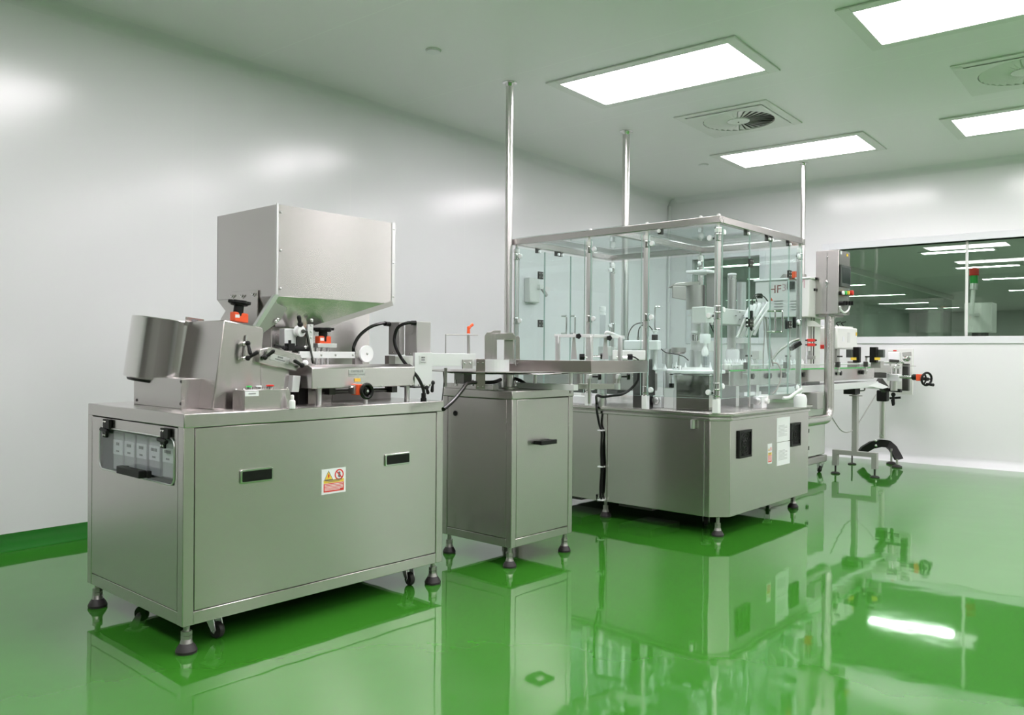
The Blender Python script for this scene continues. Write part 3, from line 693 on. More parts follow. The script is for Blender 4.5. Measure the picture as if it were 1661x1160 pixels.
# knob with orange counter (housing top)
def counter_knob(parent, px, py_knob, py_blk, y, kr, name, tilt=0.0):
    c = pt(px, py_knob, y=y); a = (Z+X*tilt).normalized()
    b = MB(); knob5(b, c, a, kr, .011, 0, 7); b.cyl(c-a*.006, c, kr*.8, n=24); b.cyl(c-a*.048, c-a*.004, .019, n=16)
    k = b.build('adjusting_knob', 'black', parent, bev=.001)
    q = pt(px, py_blk, y=y)
    b = MB(); s1 = X*1; hh = .018
    b.hexa([q+X*dx+Y*dy+Z*(dz+tilt*-dx*1.0) for dz in (-hh, hh) for dx, dy in ((-.03, -.018), (.03, -.018), (.03, .018), (-.03, .018))])
    ob = b.build('position_counter', 'orange', parent, 'orange counter block', bev=.004)
    b = MB(); b.cbox(q+Vector((-.018, -.0185, .004)), .018, .001, .012, 0); b.build('counter_window', 'paper', ob)
counter_knob(M1, 388, 493, 515, hy+.06, .040, 'a', .12)
# clamping levers on the housing
b = MB()
b.cyl(pt(399, 544, y=hy-.004), pt(395, 580, y=hy-.004), .004, n=8, m=1)
for (x0, y0, x1, y1) in ((402, 557, 406, 573), (402, 581, 417, 572), (430, 580, 443, 570)):
    q0, q1 = pt(x0, y0, y=hy-.035), pt(x1, y1, y=hy-.05); b.cyl(q0, pt(x0-6, y0+.5, y=hy), .006, n=10, m=1); lever(b, q0, q1, .0068, 0)
    b.sph(pt(x0-6, y0+.5, y=hy-.006), .009, 1, 10)
b.build('clamping_levers', ['black', 'chrome'], M1, 'black clamping levers on chrome studs')

# --- push-button box in front
bz = hp(400, 632, 2.71)
kx0, kx1 = pt(396.5, 665, y=2.715).x, pt(470, 663, y=2.715).x; ky0, ky1 = 2.715, 2.80; kz = pt(430, 632, y=2.715).z
bx = MB().box(kx0, kx1, ky0, ky1, AZ1, kz).build('switch_box', 'steel', M1, bev=.002)
for px, mt, lb in ((404, 'green_button', 'green push button'), (420, 'white', 'white push button'), (446-8, 'red', 'red stop button')):
    c = pt(px, 628, y=2.75); c.z = kz
    b = MB(); b.cyl(c, c+Z*.009, .0125, n=20, m=1)
    if mt == 'red': b.lathe(c+Z*.008, Z, [(.008, 0), (.015, .003), (.015, .007), (0, .009)], 20)
    else: b.lathe(c+Z*.008, Z, [(.0105, 0), (.0105, .004), (.009, .006), (0, .006)], 20)
    b.build('push_button', [mt, 'chrome'], bx, lb)
name_plate(bx, (kx0+.03, ky0-.0006, kz-.014), X, Z, .055, .018, [('~~~~~~~~', .006)], m='paper', name='box_label')
b = MB()
for px in (383, 396, 466): c = pt(px, 631, y=2.78); c.z = kz; screw(b, c, Z, .005)
b.build('box_screws', 'chrome', bx)
# --- small bottle standing on the tabletop (its own thing)
c = pt(474, 663, z=AZ1); t = thing('small_bottle', 'tiny white plastic bottle standing beside the push-button box', 'bottle', c)
MB().lathe(c, Z, [(0, 0), (.0115, 0), (.0118, .002), (.0118, .028), (.010, .032), (.006, .034), (.006, .037)], 20).build('bottle_body', 'white', t)
MB().lathe(c, Z, [(.0068, .036), (.0066, .050), (.004, .053), (0, .053)], 16).build('bottle_cap', 'white_gloss', t)

# --- adjustable conveyor body
vy = 2.745; vx0, vx1 = hp(506, 620, vy).x, hp(673, 620, vy).x; vz0, vz1 = hp(507, 631, vy).z, hp(507, 597, vy).z
zt = vz1+.012
b = MB(); b.prism([(vx0, vy, vz0), (vx0, vy, vz1), (vx0, vy+.03, zt), (vx0, vy+.13, zt), (vx0, vy+.16, zt-.015), (vx0, vy+.16, vz0)], X*(vx1-vx0))
cb = b.build('conveyor_cover', 'steel_soft', M1, 'long folded steel cover of the adjustable conveyor', bev=.003)
name_plate(cb, (hp(578.5, 605, vy).x, vy-.0006, hp(578.5, 605, vy).z), X, Z, .082, .028, [('可调式输送带', .011), ('Adjustable Conveyor', .010)])
b = MB()
for px, py in ((516, 629), (619, 626), (666, 625)): screw(b, hp(px, py, vy), -Y, .005)
b.build('cover_screws', 'chrome', cb)
for px in (517.5, 660): c = hp(px, 640, vy+.05); MB().cyl((c.x, vy+.05, AZ1), (c.x, vy+.05, vz0), .0115).build('stand_off', 'alu', M1)
c = hp(593, 652, vy+.02); MB().cyl((c.x, vy+.02, AZ1), (c.x, vy+.02, AZ1+.03), .009).build('stand_off', 'alu', M1)
MB().box(hp(540, 640, 3.0).x, hp(634, 640, 3.0).x, 3.0, 3.01, AZ1, vz0-.02).build('guard_plate', 'motor_grey', M1)
b = MB(); b.cyl((vx0+.1, vy+.09, vz0-.02), (vx1-.06, vy+.09, vz0-.02), .008, n=12); b.box(vx1-.09, vx1-.06, vy+.05, vy+.10, vz0-.03, vz0); b.box(vx0+.12, vx0+.15, vy+.05, vy+.10, vz0-.03, vz0); b.build('lead_screw', 'dark_metal', M1)
# handwheel with orange counter
c = hp(595, 634.5, vy-.055); b = MB()
u, v, a = frame_of(-Y); R_ = .033
ring = [c+(u*math.cos(k*math.pi/16)+v*math.sin(k*math.pi/16))*(R_-.005) for k in range(33)]
b.tube(ring, .0075, 10, sub=0); b.lathe(c+Y*.012, -Y, [(R_-.004, 0), (R_-.006, .004), (.012, .006), (.012, .014), (0, .014)], 32)
hwl = b.build('handwheel', 'black_gloss', M1)
b = MB(); screw(b, c+Y*(-.003), -Y, .007); b.build('hub_bolt', 'chrome', hwl)
q = hp(580, 632, vy-.02); ob = MB().cbox(q+Vector((0, 0, 0)), .030, .05, .044).build('position_counter', 'orange', M1, 'orange counter block behind the handwheel', bev=.003)
MB().cbox(hp(580, 616.5, vy-.002), .030, .002, .014).build('yellow_tag', 'yellow', M1)
q = hp(573, 632, vy-.01); MB().cbox(q, .02, .04, .036).build('counter_bracket', 'steel_rough', M1, bev=.002)
b = MB(); b.cyl(hp(568, 628, vy-.02), hp(578, 628, vy-.02), .006, n=10); b.cyl(c+Y*.02, c+Y*.05, .008, n=10); b.build('counter_shaft', 'chrome', M1)
# --- second counter knob, plate, guide columns behind the conveyor
gy = 2.93
counter_knob(M1, 524, 536, 552, gy, .043, 'b', 0)
pl = MB().box(hp(509, 560, gy).x, hp(540, 560, gy).x, gy-.03, gy+.03, hp(520, 564, gy).z, hp(520, 557, gy).z).build('clamp_plate', 'alu', M1, bev=.002)
for px in (513, 522, 531): c = hp(px, 570, gy); MB().cyl((c.x, gy, AZ1+.10), (c.x, gy, hp(520, 564, gy).z), .0065).build('guide_column', 'alu', M1)
ry_ = 2.86
MB().box(hp(486, 576, ry_).x, hp(576, 576, ry_).x, ry_, ry_+.012, hp(540, 581, ry_).z, hp(540, 570.5, ry_).z).build('guide_rail', 'alu_light', M1, bev=.001)
b = MB()
for px in (521, 544, 572): screw(b, hp(px, 576, ry_), -Y, .0055)
b.build('rail_screws', 'chrome', M1)
c = hp(592.5, 574, ry_-.01); MB().lathe(c, -Y, [(0, 0), (.036, 0), (.0368, .002), (.0368, .010), (.036, .012), (0, .012)], 48).build('nylon_wheel', 'white', M1, 'round white nylon wheel')
b = MB(); screw(b, c-Y*.012, -Y, .0065); b.build('wheel_screw', 'chrome', M1)
MB().box(hp(576, 590, ry_).x, hp(588, 590, ry_).x, ry_+.0, ry_+.02, hp(560, 592, ry_).z, hp(560, 580, ry_).z).build('wheel_bracket', 'motor_grey', M1)
# tensioner head with white roller and levers
ty = 2.88
b = MB(); b.box(hp(466, 560, ty).x, hp(485, 560, ty).x, ty+.02, ty+.06, hp(470, 561, ty).z, hp(470, 533, ty).z); b.build('head_block', 'alu_light', M1, bev=.002)
MB().box(hp(485, 560, ty).x, hp(498, 560, ty).x, ty+.01, ty+.05, hp(490, 572, ty).z, hp(490, 545, ty).z).build('head_cheek', 'dark_metal', M1)
c = hp(492, 537.5, ty-.01); b = MB(); b.lathe(c+X*-.012+Y*.03, (X*.25-Y).normalized(), [(0, 0), (.020, 0), (.023, .004), (.016, .008), (.016, .014), (.0225, .018), (.0225, .028), (.012, .030), (0, .030)], 28); b.build('roller', 'white', M1)
b = MB(); b.lathe(c+X*-.004-Y*.002, -Y, [(.008, 0), (.008, .008), (0, .010)], 16, 1); b.bar(hp(497, 537, ty-.02), hp(508, 590, ty-.02), .010, .006, 1); lever(b, hp(487, 526, ty-.01), hp(485, 515, ty-.02), .008, 0)
b.cyl(hp(487, 528, ty-.01), hp(489, 535, ty), .004, n=8, m=1)
b.build('tension_arm', ['black', 'dark_metal'], M1)
b = MB(); b.box(hp(499, 560, ty).x, hp(508, 560, ty).x, ty, ty+.01, hp(500, 572, ty).z, hp(500, 526, ty).z)
for yy in (528, 538, 548): screw(b, hp(505, yy, ty), -Y, .006)
b.build('arm_plate', 'alu', M1)
b = MB(); b.cyl(hp(462, 565, ty), hp(502, 566, ty), .010, n=14); b.cbox(hp(470, 563, ty), .03, .03, .03); b.cyl(hp(470, 552, ty), hp(470, 562, ty), .006); lever(b, hp(460, 564, ty-.02), hp(447, 560, ty-.02), .0055); b.sph(hp(495, 563.5, ty-.004), .008, 1)
b.build('sensor_bar', ['black', 'chrome'], M1)
b = MB(); b.cyl(hp(487, 571, ty), hp(506, 571, ty), .0055, m=0); b.cyl(hp(484, 579, ty), hp(506, 578, ty), .0055, m=0); b.sph(hp(495, 589, 2.80), .013, 1); b.build('guide_pins', ['chrome', 'white'], M1)
b = MB(); lever(b, hp(490, 593, 2.78), hp(479, 586, 2.77), .007); b.build('tray_lever', 'black', M1)
MB().prism([hp(476, 609, 2.80), hp(488, 610, 2.80), hp(485, 636, 2.80), hp(473, 636, 2.80)], Y*.05).build('tray_foot', 'alu_light', M1, bev=.002)
b = MB(); b.box(hp(483, 640, 2.9).x, hp(500, 640, 2.9).x, 2.9, 3.0, AZ1, vz0+.02); b.build('drive_block', 'black', M1)
MB().box(hp(500, 640, 2.88).x, hp(512, 640, 2.88).x, 2.88, 2.9, AZ1, vz0).build('drive_plate', 'steel', M1)
# --- motor boxes and cables
my = 2.86
for (xa, xb, xc, ya, yb, yy, nm) in ((630, 648, 656, 522, 575.5, 2.93, 'a'), (656.5, 676, 699, 521, 577, 2.83, 'b')):
    # left side runs xa..xb (faces -X), front xb..xc (faces -Y)
    P_ = pt(xb, 550, y=yy); q = pt(xa, 550, x=P_.x); x1 = pt(xc, 550, y=yy).x
    zt_, zb_ = pt(xb, ya, y=yy).z, pt(xb, yb, y=yy).z
    MB().box(P_.x, x1, yy, q.y, zb_, zt_).build('motor_box', 'motor_light', M1, bev=.004)
    b = MB(); c = pt(xa+8, yb-3, x=P_.x); screw(b, c, -X, .006); b.build('box_screw', 'chrome', M1)
P_ = pt(676, 550, y=2.83); px_ = P_.x
b = MB(); b.tube([pt(574, 575, y=2.92), pt(574, 562, y=2.92), pt(583, 545, y=2.93), pt(600, 531, y=2.95), pt(618, 525, y=2.97), pt(632, 524.5, x=pt(648, 550, y=2.93).x-.005)], .0075, 10)
b.cyl(pt(624, 525, y=2.98), pt(632, 526, x=pt(648, 550, y=2.93).x), .011, n=12)
b.tube([pt(672, 524, x=px_-.012), pt(660, 524, x=px_-.05), pt(646, 531, x=px_-.07), pt(640, 548, x=px_-.08), pt(643, 566, x=px_-.08), pt(656, 588, x=px_-.05), pt(676, 610, y=2.74), pt(686, 630, y=2.74), pt(688, 645, y=2.75)], .0075, 10)
b.cyl(pt(667, 524, x=px_-.02), pt(675, 524, x=px_), .011, n=12)
c = pt(687, 650, z=AZ1); b.cyl(c, c+Z*.012, .014, n=6); b.cyl(c+Z*.012, c+Z*.034, .011, n=12)
b.build('power_cables', 'black_gloss', M1)
MB().box(pt(631, 585, y=2.93).x, pt(641, 585, y=2.93).x, 2.93, 2.96, AZ1+.1, pt(636, 577, y=2.93).z).build('motor_post', 'steel_rough', M1)
MB().box(pt(641, 585, y=3.0).x, pt(672, 585, y=3.0).x, 3.0, 3.03, pt(650, 592, y=3.0).z, pt(650, 578, y=3.0).z).build('motor_bridge', 'warm_white', M1)
# --- discharge arm reaching to the turntable
oy = 2.775
MB().box(pt(673, 600, y=oy).x, pt(701, 600, y=oy).x, oy, oy+.014, pt(680, 627, y=oy).z, pt(680, 572, y=oy).z).build('arm_flange', 'alu_light', M1, bev=.001)
name_plate(M1, pt(686, 584, y=oy-.0006), X, Z, .048, .038, [('~~~~', .009), ('~~~~~', .007), ('Conveyor', .009)])
ab = MB().box(pt(697, 585, y=oy+.005).x, pt(771.5, 585, y=oy+.005).x, oy+.005, oy+.10, pt(735, 594, y=oy).z, pt(735, 573.5, y=oy).z).build('discharge_arm', 'alu_light', M1, 'pale aluminium arm reaching from the machine to the turntable', bev=.001)
b = MB(); b.box(pt(750.5, 590, y=oy).x, pt(766, 590, y=oy).x, oy-.002, oy+.005, pt(757, 598, y=oy).z, pt(757, 583.5, y=oy).z)
b.build('arm_clip', 'steel_rough', ab)
b = MB(); 
for px in (754, 763): screw(b, pt(px, 589, y=oy-.002), -Y, .007)
b.build('clip_screws', 'chrome', ab)
b = MB()
b.box(pt(672, 628, y=oy).x, pt(696, 628, y=oy).x, oy-.004, oy+.10, pt(680, 629, y=oy).z, pt(680, 627, y=oy).z)
for q0, q1 in (((692, 629), (694, 637)), ((702, 621), (701, 634))): lever(b, pt(*q0, y=oy), pt(*q1, y=oy), .007)
b.build('arm_levers', 'black', M1)
b = MB()
for px, py in ((679, 624), (688, 624), (697, 624)): screw(b, pt(px, py, y=oy), -Y, .006)
b.build('flange_screws', 'chrome', M1)
b = MB(); py_ = oy+.05; H = lambda a, c_: pt(a, c_, y=py_)
b.tube([H(723, 573), H(723, 543), H(775, 543.5)], .0028, 8, sub=0); b.cyl(H(760, 543), H(760, 575), .0075, n=12); b.build('guide_wire', 'steel_rough', M1)
b = MB(); b.cyl(H(760, 541), H(760, 530), .0085, .007, 12); lever(b, H(760.5, 532), H(766, 527), .0065); b.build('orange_lever', 'orange', M1)

# ------------------------------------------------------------------ MACHINE 2: turntable on a small steel cabinet
BX0, BX1, BY0, BY1, BZ0, BZ1 = 2.968, 3.455, 2.625, 3.11, .10, .865
M2 = thing('turntable_machine', 'narrow steel cabinet with a round turntable on top, between the two big machines', 'machine', ((BX0+BX1)/2, (BY0+BY1)/2, 0))
b = MB(); th = .035
for x in (BX0, BX1-th):
    for y in (BY0, BY1-th): b.box(x, x+th, y, y+th, BZ0, BZ1-.04)
b.box(BX0+th, BX1-th, BY0+.001, BY0+.03, BZ0, BZ0+.04); b.box(BX0+th, BX1-th, BY1-.03, BY1-.001, BZ0, BZ0+.04)
b.box(BX0+.001, BX0+.03, BY0+th, BY1-th, BZ0, BZ0+.04); b.box(BX1-.03, BX1-.001, BY0+th, BY1-th, BZ0, BZ0+.04)
b.build('cabinet_frame', 'steel', M2, bev=.002)
MB().box(BX0-.003, BX1+.003, BY0-.003, BY1+.003, BZ1-.04, BZ1).build('tabletop', 'steel', M2, bev=.003)
for (nm, a) in (('front_panel', (BX0+th+.003, BX1-th-.003, BY0+.001, BY0+.018)), ('back_panel', (BX0+th+.003, BX1-th-.003, BY1-.018, BY1-.001)),
                ('side_panel', (BX0+.001, BX0+.018, BY0+th+.003, BY1-th-.003)), ('side_panel', (BX1-.018, BX1-.001, BY0+th+.003, BY1-th-.003))):
    MB().box(*a, BZ0+.043, BZ1-.043).build(nm, 'steel', M2, bev=.0015)
MB().box(BX0+.03, BX1-.03, BY0+.03, BY1-.03, BZ0-.001, BZ0+.004).build('bottom_sheet', 'under_shade', M2)
f2 = foot(M2, BX0+.025, BY0+.03, BZ0, .92)
for (x, y) in ((BX0+.025, BY1-.03), (BX1-.025, BY0+.03), (BX1-.025, BY1-.03)): foot(M2, x, y, BZ0, src=f2)
A, B = pt(867, 718, y=BY0), pt(903.5, 716, y=BY0-.045)
b = MB(); z = A.z; b.box(A.x, B.x, BY0-.046, BY0-.030, z-.011, z+.011); b.box(A.x, A.x+.016, BY0-.04, BY0, z-.010, z+.010); b.box(B.x-.016, B.x, BY0-.04, BY0, z-.010, z+.010)
b.build('door_handle', 'black', M2, bev=.002)
c = pt(738.5, 670.5, x=BX0); MB().lathe(c, -X, [(.0, .004), (.013, .004), (.014, 0)][::-1], 24).build('cable_grommet', 'black', M2)
# base bars across the tabletop
b1 = MB(); p0, p1 = Vector((3.235, 2.985, 0)), Vector((3.275, 2.47, 0))
b1.bar(p0+Z*(BZ1+.016), p1+Z*(BZ1+.016), .04, .030); b1.build('base_bar', 'alu_light', M2, bev=.001)
q0, q1 = pt(723, 628, x=BX0+.03), pt(802, 629, x=BX0+.03)
b1 = MB(); b1.box(BX0+.02, BX0+.06, q1.y, q0.y, BZ1, BZ1+.026); b1.build('base_bar', 'steel_soft', M2, bev=.001)
TC = Vector((3.21, 2.87, 0)); TZ = .952
MB().lathe(TC+Z*BZ1, Z, [(.062, 0), (.062, .006), (.033, .008), (.033, TZ-BZ1-.006)], 32).build('turntable_column', 'tube_steel', M2)
MB().lathe(TC, Z, [(0, TZ-.006), (.335, TZ-.006), (.34, TZ-.003), (.335, TZ), (0, TZ)], 80).build('turntable_disc', 'tube_steel', M2, 'thin round steel disc seen edge on')
MB().lathe(TC+Vector((-.05, .04, 0)), Z, [(0, TZ+.003), (.35, TZ+.003), (.35, TZ+.007), (0, TZ+.007)], 80).build('guide_plate', 'steel_rough', M2)
# guards around the disc
gz0, gz1 = TZ+.008, 1.018
c = pt(779, 600, d=3.98); dn = Vector((RT.x, RT.y, 0)).normalized(); dk = Vector((F0.x, F0.y, 0))
def lay(px, py, d): return pt(px, py, d=d)
L, R_ = lay(772, 600, 3.98), lay(787, 600, 3.98)
b = MB(); b.prism([Vector((L.x, L.y, pt(779, 631, d=3.98).z)), Vector((R_.x, R_.y, pt(779, 631, d=3.98).z)), Vector((R_.x, R_.y, pt(779, 582.5, d=3.98).z)), Vector((L.x, L.y, pt(779, 582.5, d=3.98).z))], dk*.03)
lp = b.build('upright_bracket', 'rail_steel', M2, bev=.001)
b = MB()
for (px, py) in ((775, 589), (783, 589), (775, 628), (783, 628)): screw(b, lay(px, py, 3.98), -dk, .005)
b.build('bracket_screws', 'chrome', lp)
P0, P1 = lay(787.6, 590, 3.98), lay(826, 590, 4.02); arc = []
for k in range(9):
    t_ = k/8; q = P0.lerp(P1, t_)-dk*.035*math.sin(math.pi*t_); q.z = 0; arc.append(q)
b = MB()
for a, c in zip(arc, arc[1:]): b.hexa([a+Z*gz0, c+Z*gz0, c+dk*.004+Z*gz0, a+dk*.004+Z*gz0, a+Z*gz1, c+Z*gz1, c+dk*.004+Z*gz1, a+dk*.004+Z*gz1])
b.build('curved_guard', 'alu_light', M2)
# arch-shaped guard frame standing over the disc
def fl(px, py, d=4.05): return pt(px, py, d=d)
b = MB(); dd = 4.05
def plate(pts, d, th_, m=0):
    b.prism([pt(px, py, d=d) for px, py in pts], dk*th_, m)
plate([(786, 583), (786, 545), (790, 539), (797, 539), (797, 583)], 4.05, .012); plate([(797, 583), (797, 541), (803, 541), (803, 583)], 4.03, .05)
plate([(803, 551), (803, 541), (832, 540), (836, 545), (836, 551)], 4.05, .012); plate([(818, 583), (818, 551), (833, 551), (833, 583)], 4.07, .03)
plate([(836, 583), (836, 546), (841, 545), (843, 548), (843, 583)], 4.12, .012)
plate([(803, 583), (803, 551), (806, 548), (806, 583)], 4.05, .012)
plate([(790, 541), (801, 536), (812, 536), (812, 541)], 4.06, .02)
b.build('arch_frame', 'steel_soft', M2, 'bent steel arch standing over the turntable', bev=.0008)
b = MB(); b.tube([pt(719, 664, d=3.55), pt(735, 650, d=3.65), pt(750, 632, d=3.8), pt(758, 622, d=3.9), pt(775, 620.5, d=4.0), pt(800, 620, d=4.1), pt(812, 616, d=4.2)], .0095, 10)
b.tube([pt(834, 614, d=4.3), pt(845, 618, d=4.3), pt(853, 624, d=4.3)], .0095, 10); b.build('power_cable', 'black_gloss', M2)
b = MB(); b.tube([pt(719, 603, d=4.0), pt(720, 620, d=4.0), pt(717, 650, d=3.9)], .0025, 8); b.build('thin_cable', 'black', M2)
MB().cyl(pt(723, 597, d=4.0), pt(722, 628, d=4.0), .008, n=12).build('guide_post', 'steel_rough', M2)
b = MB()
for px in (740, 767, 836): q = pt(px, 620, d=4.1); b.cyl((q.x, q.y, BZ1+.02), (q.x, q.y, BZ1+.05), .004, n=8); b.cyl((q.x, q.y, BZ1+.02), (q.x, q.y, BZ1+.03), .008, n=6)
b.build('clamp_studs', 'chrome', M2)
MB().box(2.99, 3.05, 2.98, 3.05, BZ1, TZ-.006).build('motor_housing', 'motor_grey', M2)

# ------------------------------------------------------------------ side rails leading the bottles into the enclosure (bent guide)
K0, K1, K2 = pt(826, 592, d=4.20), pt(959, 592, d=4.05), pt(1051, 592, d=4.55)
rz0, rz1 = .957, 1.016
for q in (K0, K1, K2): q.z = 0
GR = M2
nrm1 = (K1-K0).cross(Z).normalized(); nrm2 = (K2-K1).cross(Z).normalized()
for a, c, nm, lo in ((K0, K1, nrm1, rz0), (K1, K2, nrm2, rz0-.004)):
    s_ = 1 if nm.dot(F0) > 0 else -1
    b = MB(); b.hexa([a+Z*lo, c+Z*lo, c+nm*s_*.006+Z*lo, a+nm*s_*.006+Z*lo, a+Z*rz1, c+Z*rz1, c+nm*s_*.006+Z*rz1, a+nm*s_*.006+Z*rz1]); b.build('side_plate', 'rail_steel', GR, bev=.001)
    b = MB(); b.hexa([a+Z*(lo-.004), c+Z*(lo-.004), c+nm*s_*.10+Z*(lo-.004), a+nm*s_*.10+Z*(lo-.004), a+Z*lo, c+Z*lo, c+nm*s_*.10+Z*lo, a+nm*s_*.10+Z*lo]); b.build('slide_plate', 'alu', GR)
b = MB(); b.prism([pt(827, 590, d=4.19), pt(835, 590, d=4.19), pt(838, 595, d=4.19), pt(844, 586, d=4.19), pt(844, 582.5, d=4.19), pt(827, 582.5, d=4.19)], dk*-.003)
b.build('end_clip', 'alu', GR)
b = MB(); screw(b, pt(834, 589, d=4.185), -dk, .005); screw(b, pt(840, 589, d=4.185), -dk, .005); b.build('clip_screws', 'chrome', GR)
for px, dd in ((868, 4.18), (926, 4.10)):
    q = pt(px, 600, d=dd); MB().cyl((q.x, q.y, BZ1+.031), (q.x, q.y, rz0), .010, n=16).build('support_post', 'alu', GR)
q = pt(926, 638, d=4.09); b = MB(); b.cyl((q.x, q.y, BZ1-.012), (q.x, q.y, BZ1+.001), .009, n=6); b.build('lock_nut', 'chrome', GR)
# hold-down bridge above the rails
b = MB(); hz = pt(930, 545, d=4.25).z
u0, u1, u2, u3 = pt(899, 545, d=4.25), pt(961, 545, d=4.18), pt(1012, 548, d=4.45), pt(962, 547, d=4.2)
for (a, c) in ((u0, u1), (u3, u2)): b.bar(Vector((a.x, a.y, hz)), Vector((c.x, c.y, hz)), .012, .016)
br = b.build('hold_down_bar', 'alu_light', GR, bev=.001)
b = MB()
for px, dd, r_ in ((905, 4.24, .010), (957.5, 4.19, .011), (1006, 4.4, .010)): q = pt(px, 560, d=dd); b.bar((q.x, q.y, rz1-.02), (q.x, q.y, hz), r_*2, r_*2, 0)
b.build('bar_uprights', 'alu', GR, bev=.002)
b = MB()
for px, dd in ((931, 4.23), (982, 4.32)):
    b.prism([pt(px-5, 583, d=dd), pt(px+5, 583, d=dd), pt(px+2, 547, d=dd), pt(px+1, 540, d=dd), pt(px-1, 540, d=dd), pt(px-2, 547, d=dd)], dk*.01)
b.build('tapered_pins', 'alu', GR)
for px, py, dd in ((938, 545.5, 4.2), (988, 548.5, 4.3)):
    q = pt(px, py, d=dd); b = MB(); knob5(b, q+dk*.0, -dk, .0135, .018, 0, 5); b.build('star_knob', 'black', GR)
for px, py, dd, px2 in ((948, 579, 4.35, 956), (974, 578, 4.4, 962), (1018, 579, 4.5, 1000)):
    q = pt(px, py, d=dd); b = MB(); knob5(b, q, (RT*(-1 if px2 > px else 1)+FW*.0), .0155, .026, 0, 5); b.cyl(q, pt(px2, py, d=dd), .0055, n=10, m=1); b.build('star_knob', ['black', 'chrome'], GR)
b = MB(); b.tube([pt(1024, 578, d=4.5), pt(1030, 580, d=4.5), pt(1036, 584, d=4.5)], .004, 8); b.build('sensor_cable', 'black', GR)
# brackets below the second rail
b = MB(); b.bar(pt(936, 627, d=4.45), pt(994, 627, d=4.6), .03, .030); b.build('cross_bar', 'steel_rough', GR, bev=.001)
MB().cbox(pt(1001, 627, d=4.6), .02, .03, .034).build('bar_end', 'alu_light', GR)
for px, dd in ((956, 4.45), (1003, 4.6)):
    q = pt(px, 605, d=dd); q2 = pt(px, 655 if px < 1000 else 628, d=dd)
    MB().cyl((q.x, q.y, q2.z), (q.x, q.y, rz0-.006), .008, n=14).build('hanging_rod', 'tube_steel', GR)
    MB().cbox(pt(px, 611, d=dd-.01), .028, .02, .024).build('rod_clamp', 'alu_light', GR, bev=.002)
    qk = pt(px+14, 611, d=dd-.01); b = MB(); knob5(b, qk, RT, .017, .016, 0, 5); b.cyl(pt(px+5, 611, d=dd-.01), qk, .005, n=8); b.build('star_knob', 'black', GR)
for px, dd in ((940, 4.5), (998, 4.65)):
    b = MB(); b.bar(pt(px, 603, d=dd), pt(px, 626, d=dd), .02, .02); b.build('side_strut', 'steel_rough', GR)

# ------------------------------------------------------------------ MACHINE 3: rotary filler cabinet with worktop
CX0, CX1, CY0, CY1, CZ0, CZT = 4.268, 5.555, 2.17, 3.80, .115, .717
M3 = thing('rotary_filler', 'largest steel cabinet with cut corners, two black fan grilles and papers on its side', 'machine', ((CX0+CX1)/2, (CY0+CY1)/2, 0))
ch = .085
def outline(g=0., z=0., c1=ch, c2=.05):
    return [Vector(p) for p in ((CX0-g, CY0+c1-g*.4, z), (CX0+c1-g*.4, CY0-g, z), (CX1-c2+g*.4, CY0-g, z), (CX1+g, CY0+c2-g*.4, z), (CX1+g, CY1+g, z), (CX0-g, CY1+g, z))]
MB().prism(outline(0, CZ0), Z*(.672-CZ0)).build('cabinet_body', 'steel', M3, bev=.002)
MB().prism(outline(-.01, CZ0-.002), Z*.0015).build('bottom_sheet', 'under_shade', M3)
MB().prism(outline(.012, .672), Z*.017).build('worktop_lip', 'steel_soft', M3, bev=.002)
MB().prism(outline(.004, .689), Z*.010).build('worktop_joint', 'steel_rough', M3)
MB().prism(outline(.024, .699), Z*(CZT-.699)).build('worktop', 'steel', M3, bev=.003)
ya, yb = pt(985, 740, x=CX0).y, pt(965, 740, x=CX0).y
MB().box(CX0-.006, CX0-.0005, ya, yb, CZ0, .671).build('corner_post', 'steel', M3, bev=.001)
b = MB(); yc = pt(1142, 740, x=CX0).y; b.box(CX0-.003, CX0-.0004, yc-.003, yc+.001, CZ0+.002, .671); b.build('door_edge', 'alu', M3)
# fan grilles
for (px0, py0, px1, py1) in ((1196.5, 703, 1217, 740), (1281, 690, 1296.5, 722)):
    A, B = pt(px0, (py0+py1)/2, y=CY0), pt(px1, (py0+py1)/2, y=CY0); cx_, hw = (A.x+B.x)/2, (B.x-A.x)/2*.98; zc = (pt(px0, py0, y=CY0).z+pt(px0, py1, y=CY0).z)/2+.0; hh = hw
    b = MB(); b.rframe((cx_, CY0-.006, zc), X, Z, hw, hh, .012, .012)
    for k in range(1, 5): 
        r_ = hw*.2*k; ring = [Vector((cx_+r_*math.cos(a*math.pi/16), CY0-.008, zc+r_*math.sin(a*math.pi/16))) for a in range(33)]; b.tube(ring, .0016, 6, sub=0)
    for k in range(8): a = k*math.pi/4+.3; b.cyl((cx_, CY0-.007, zc), (cx_+hw*.95*math.cos(a), CY0-.007, zc+hw*.95*math.sin(a)), .0014, n=6)
    f = b.build('fan_grille', 'black', M3)
    b = MB(); b.box(cx_-hw+.004, cx_+hw-.004, CY0-.003, CY0-.0005, zc-hh+.004, zc+hh-.004); b.lathe((cx_, CY0-.003, zc), -Y, [(.026, 0), (.024, .003), (0, .004)], 20, 1); b.build('fan', ['black', 'dark_metal'], f)
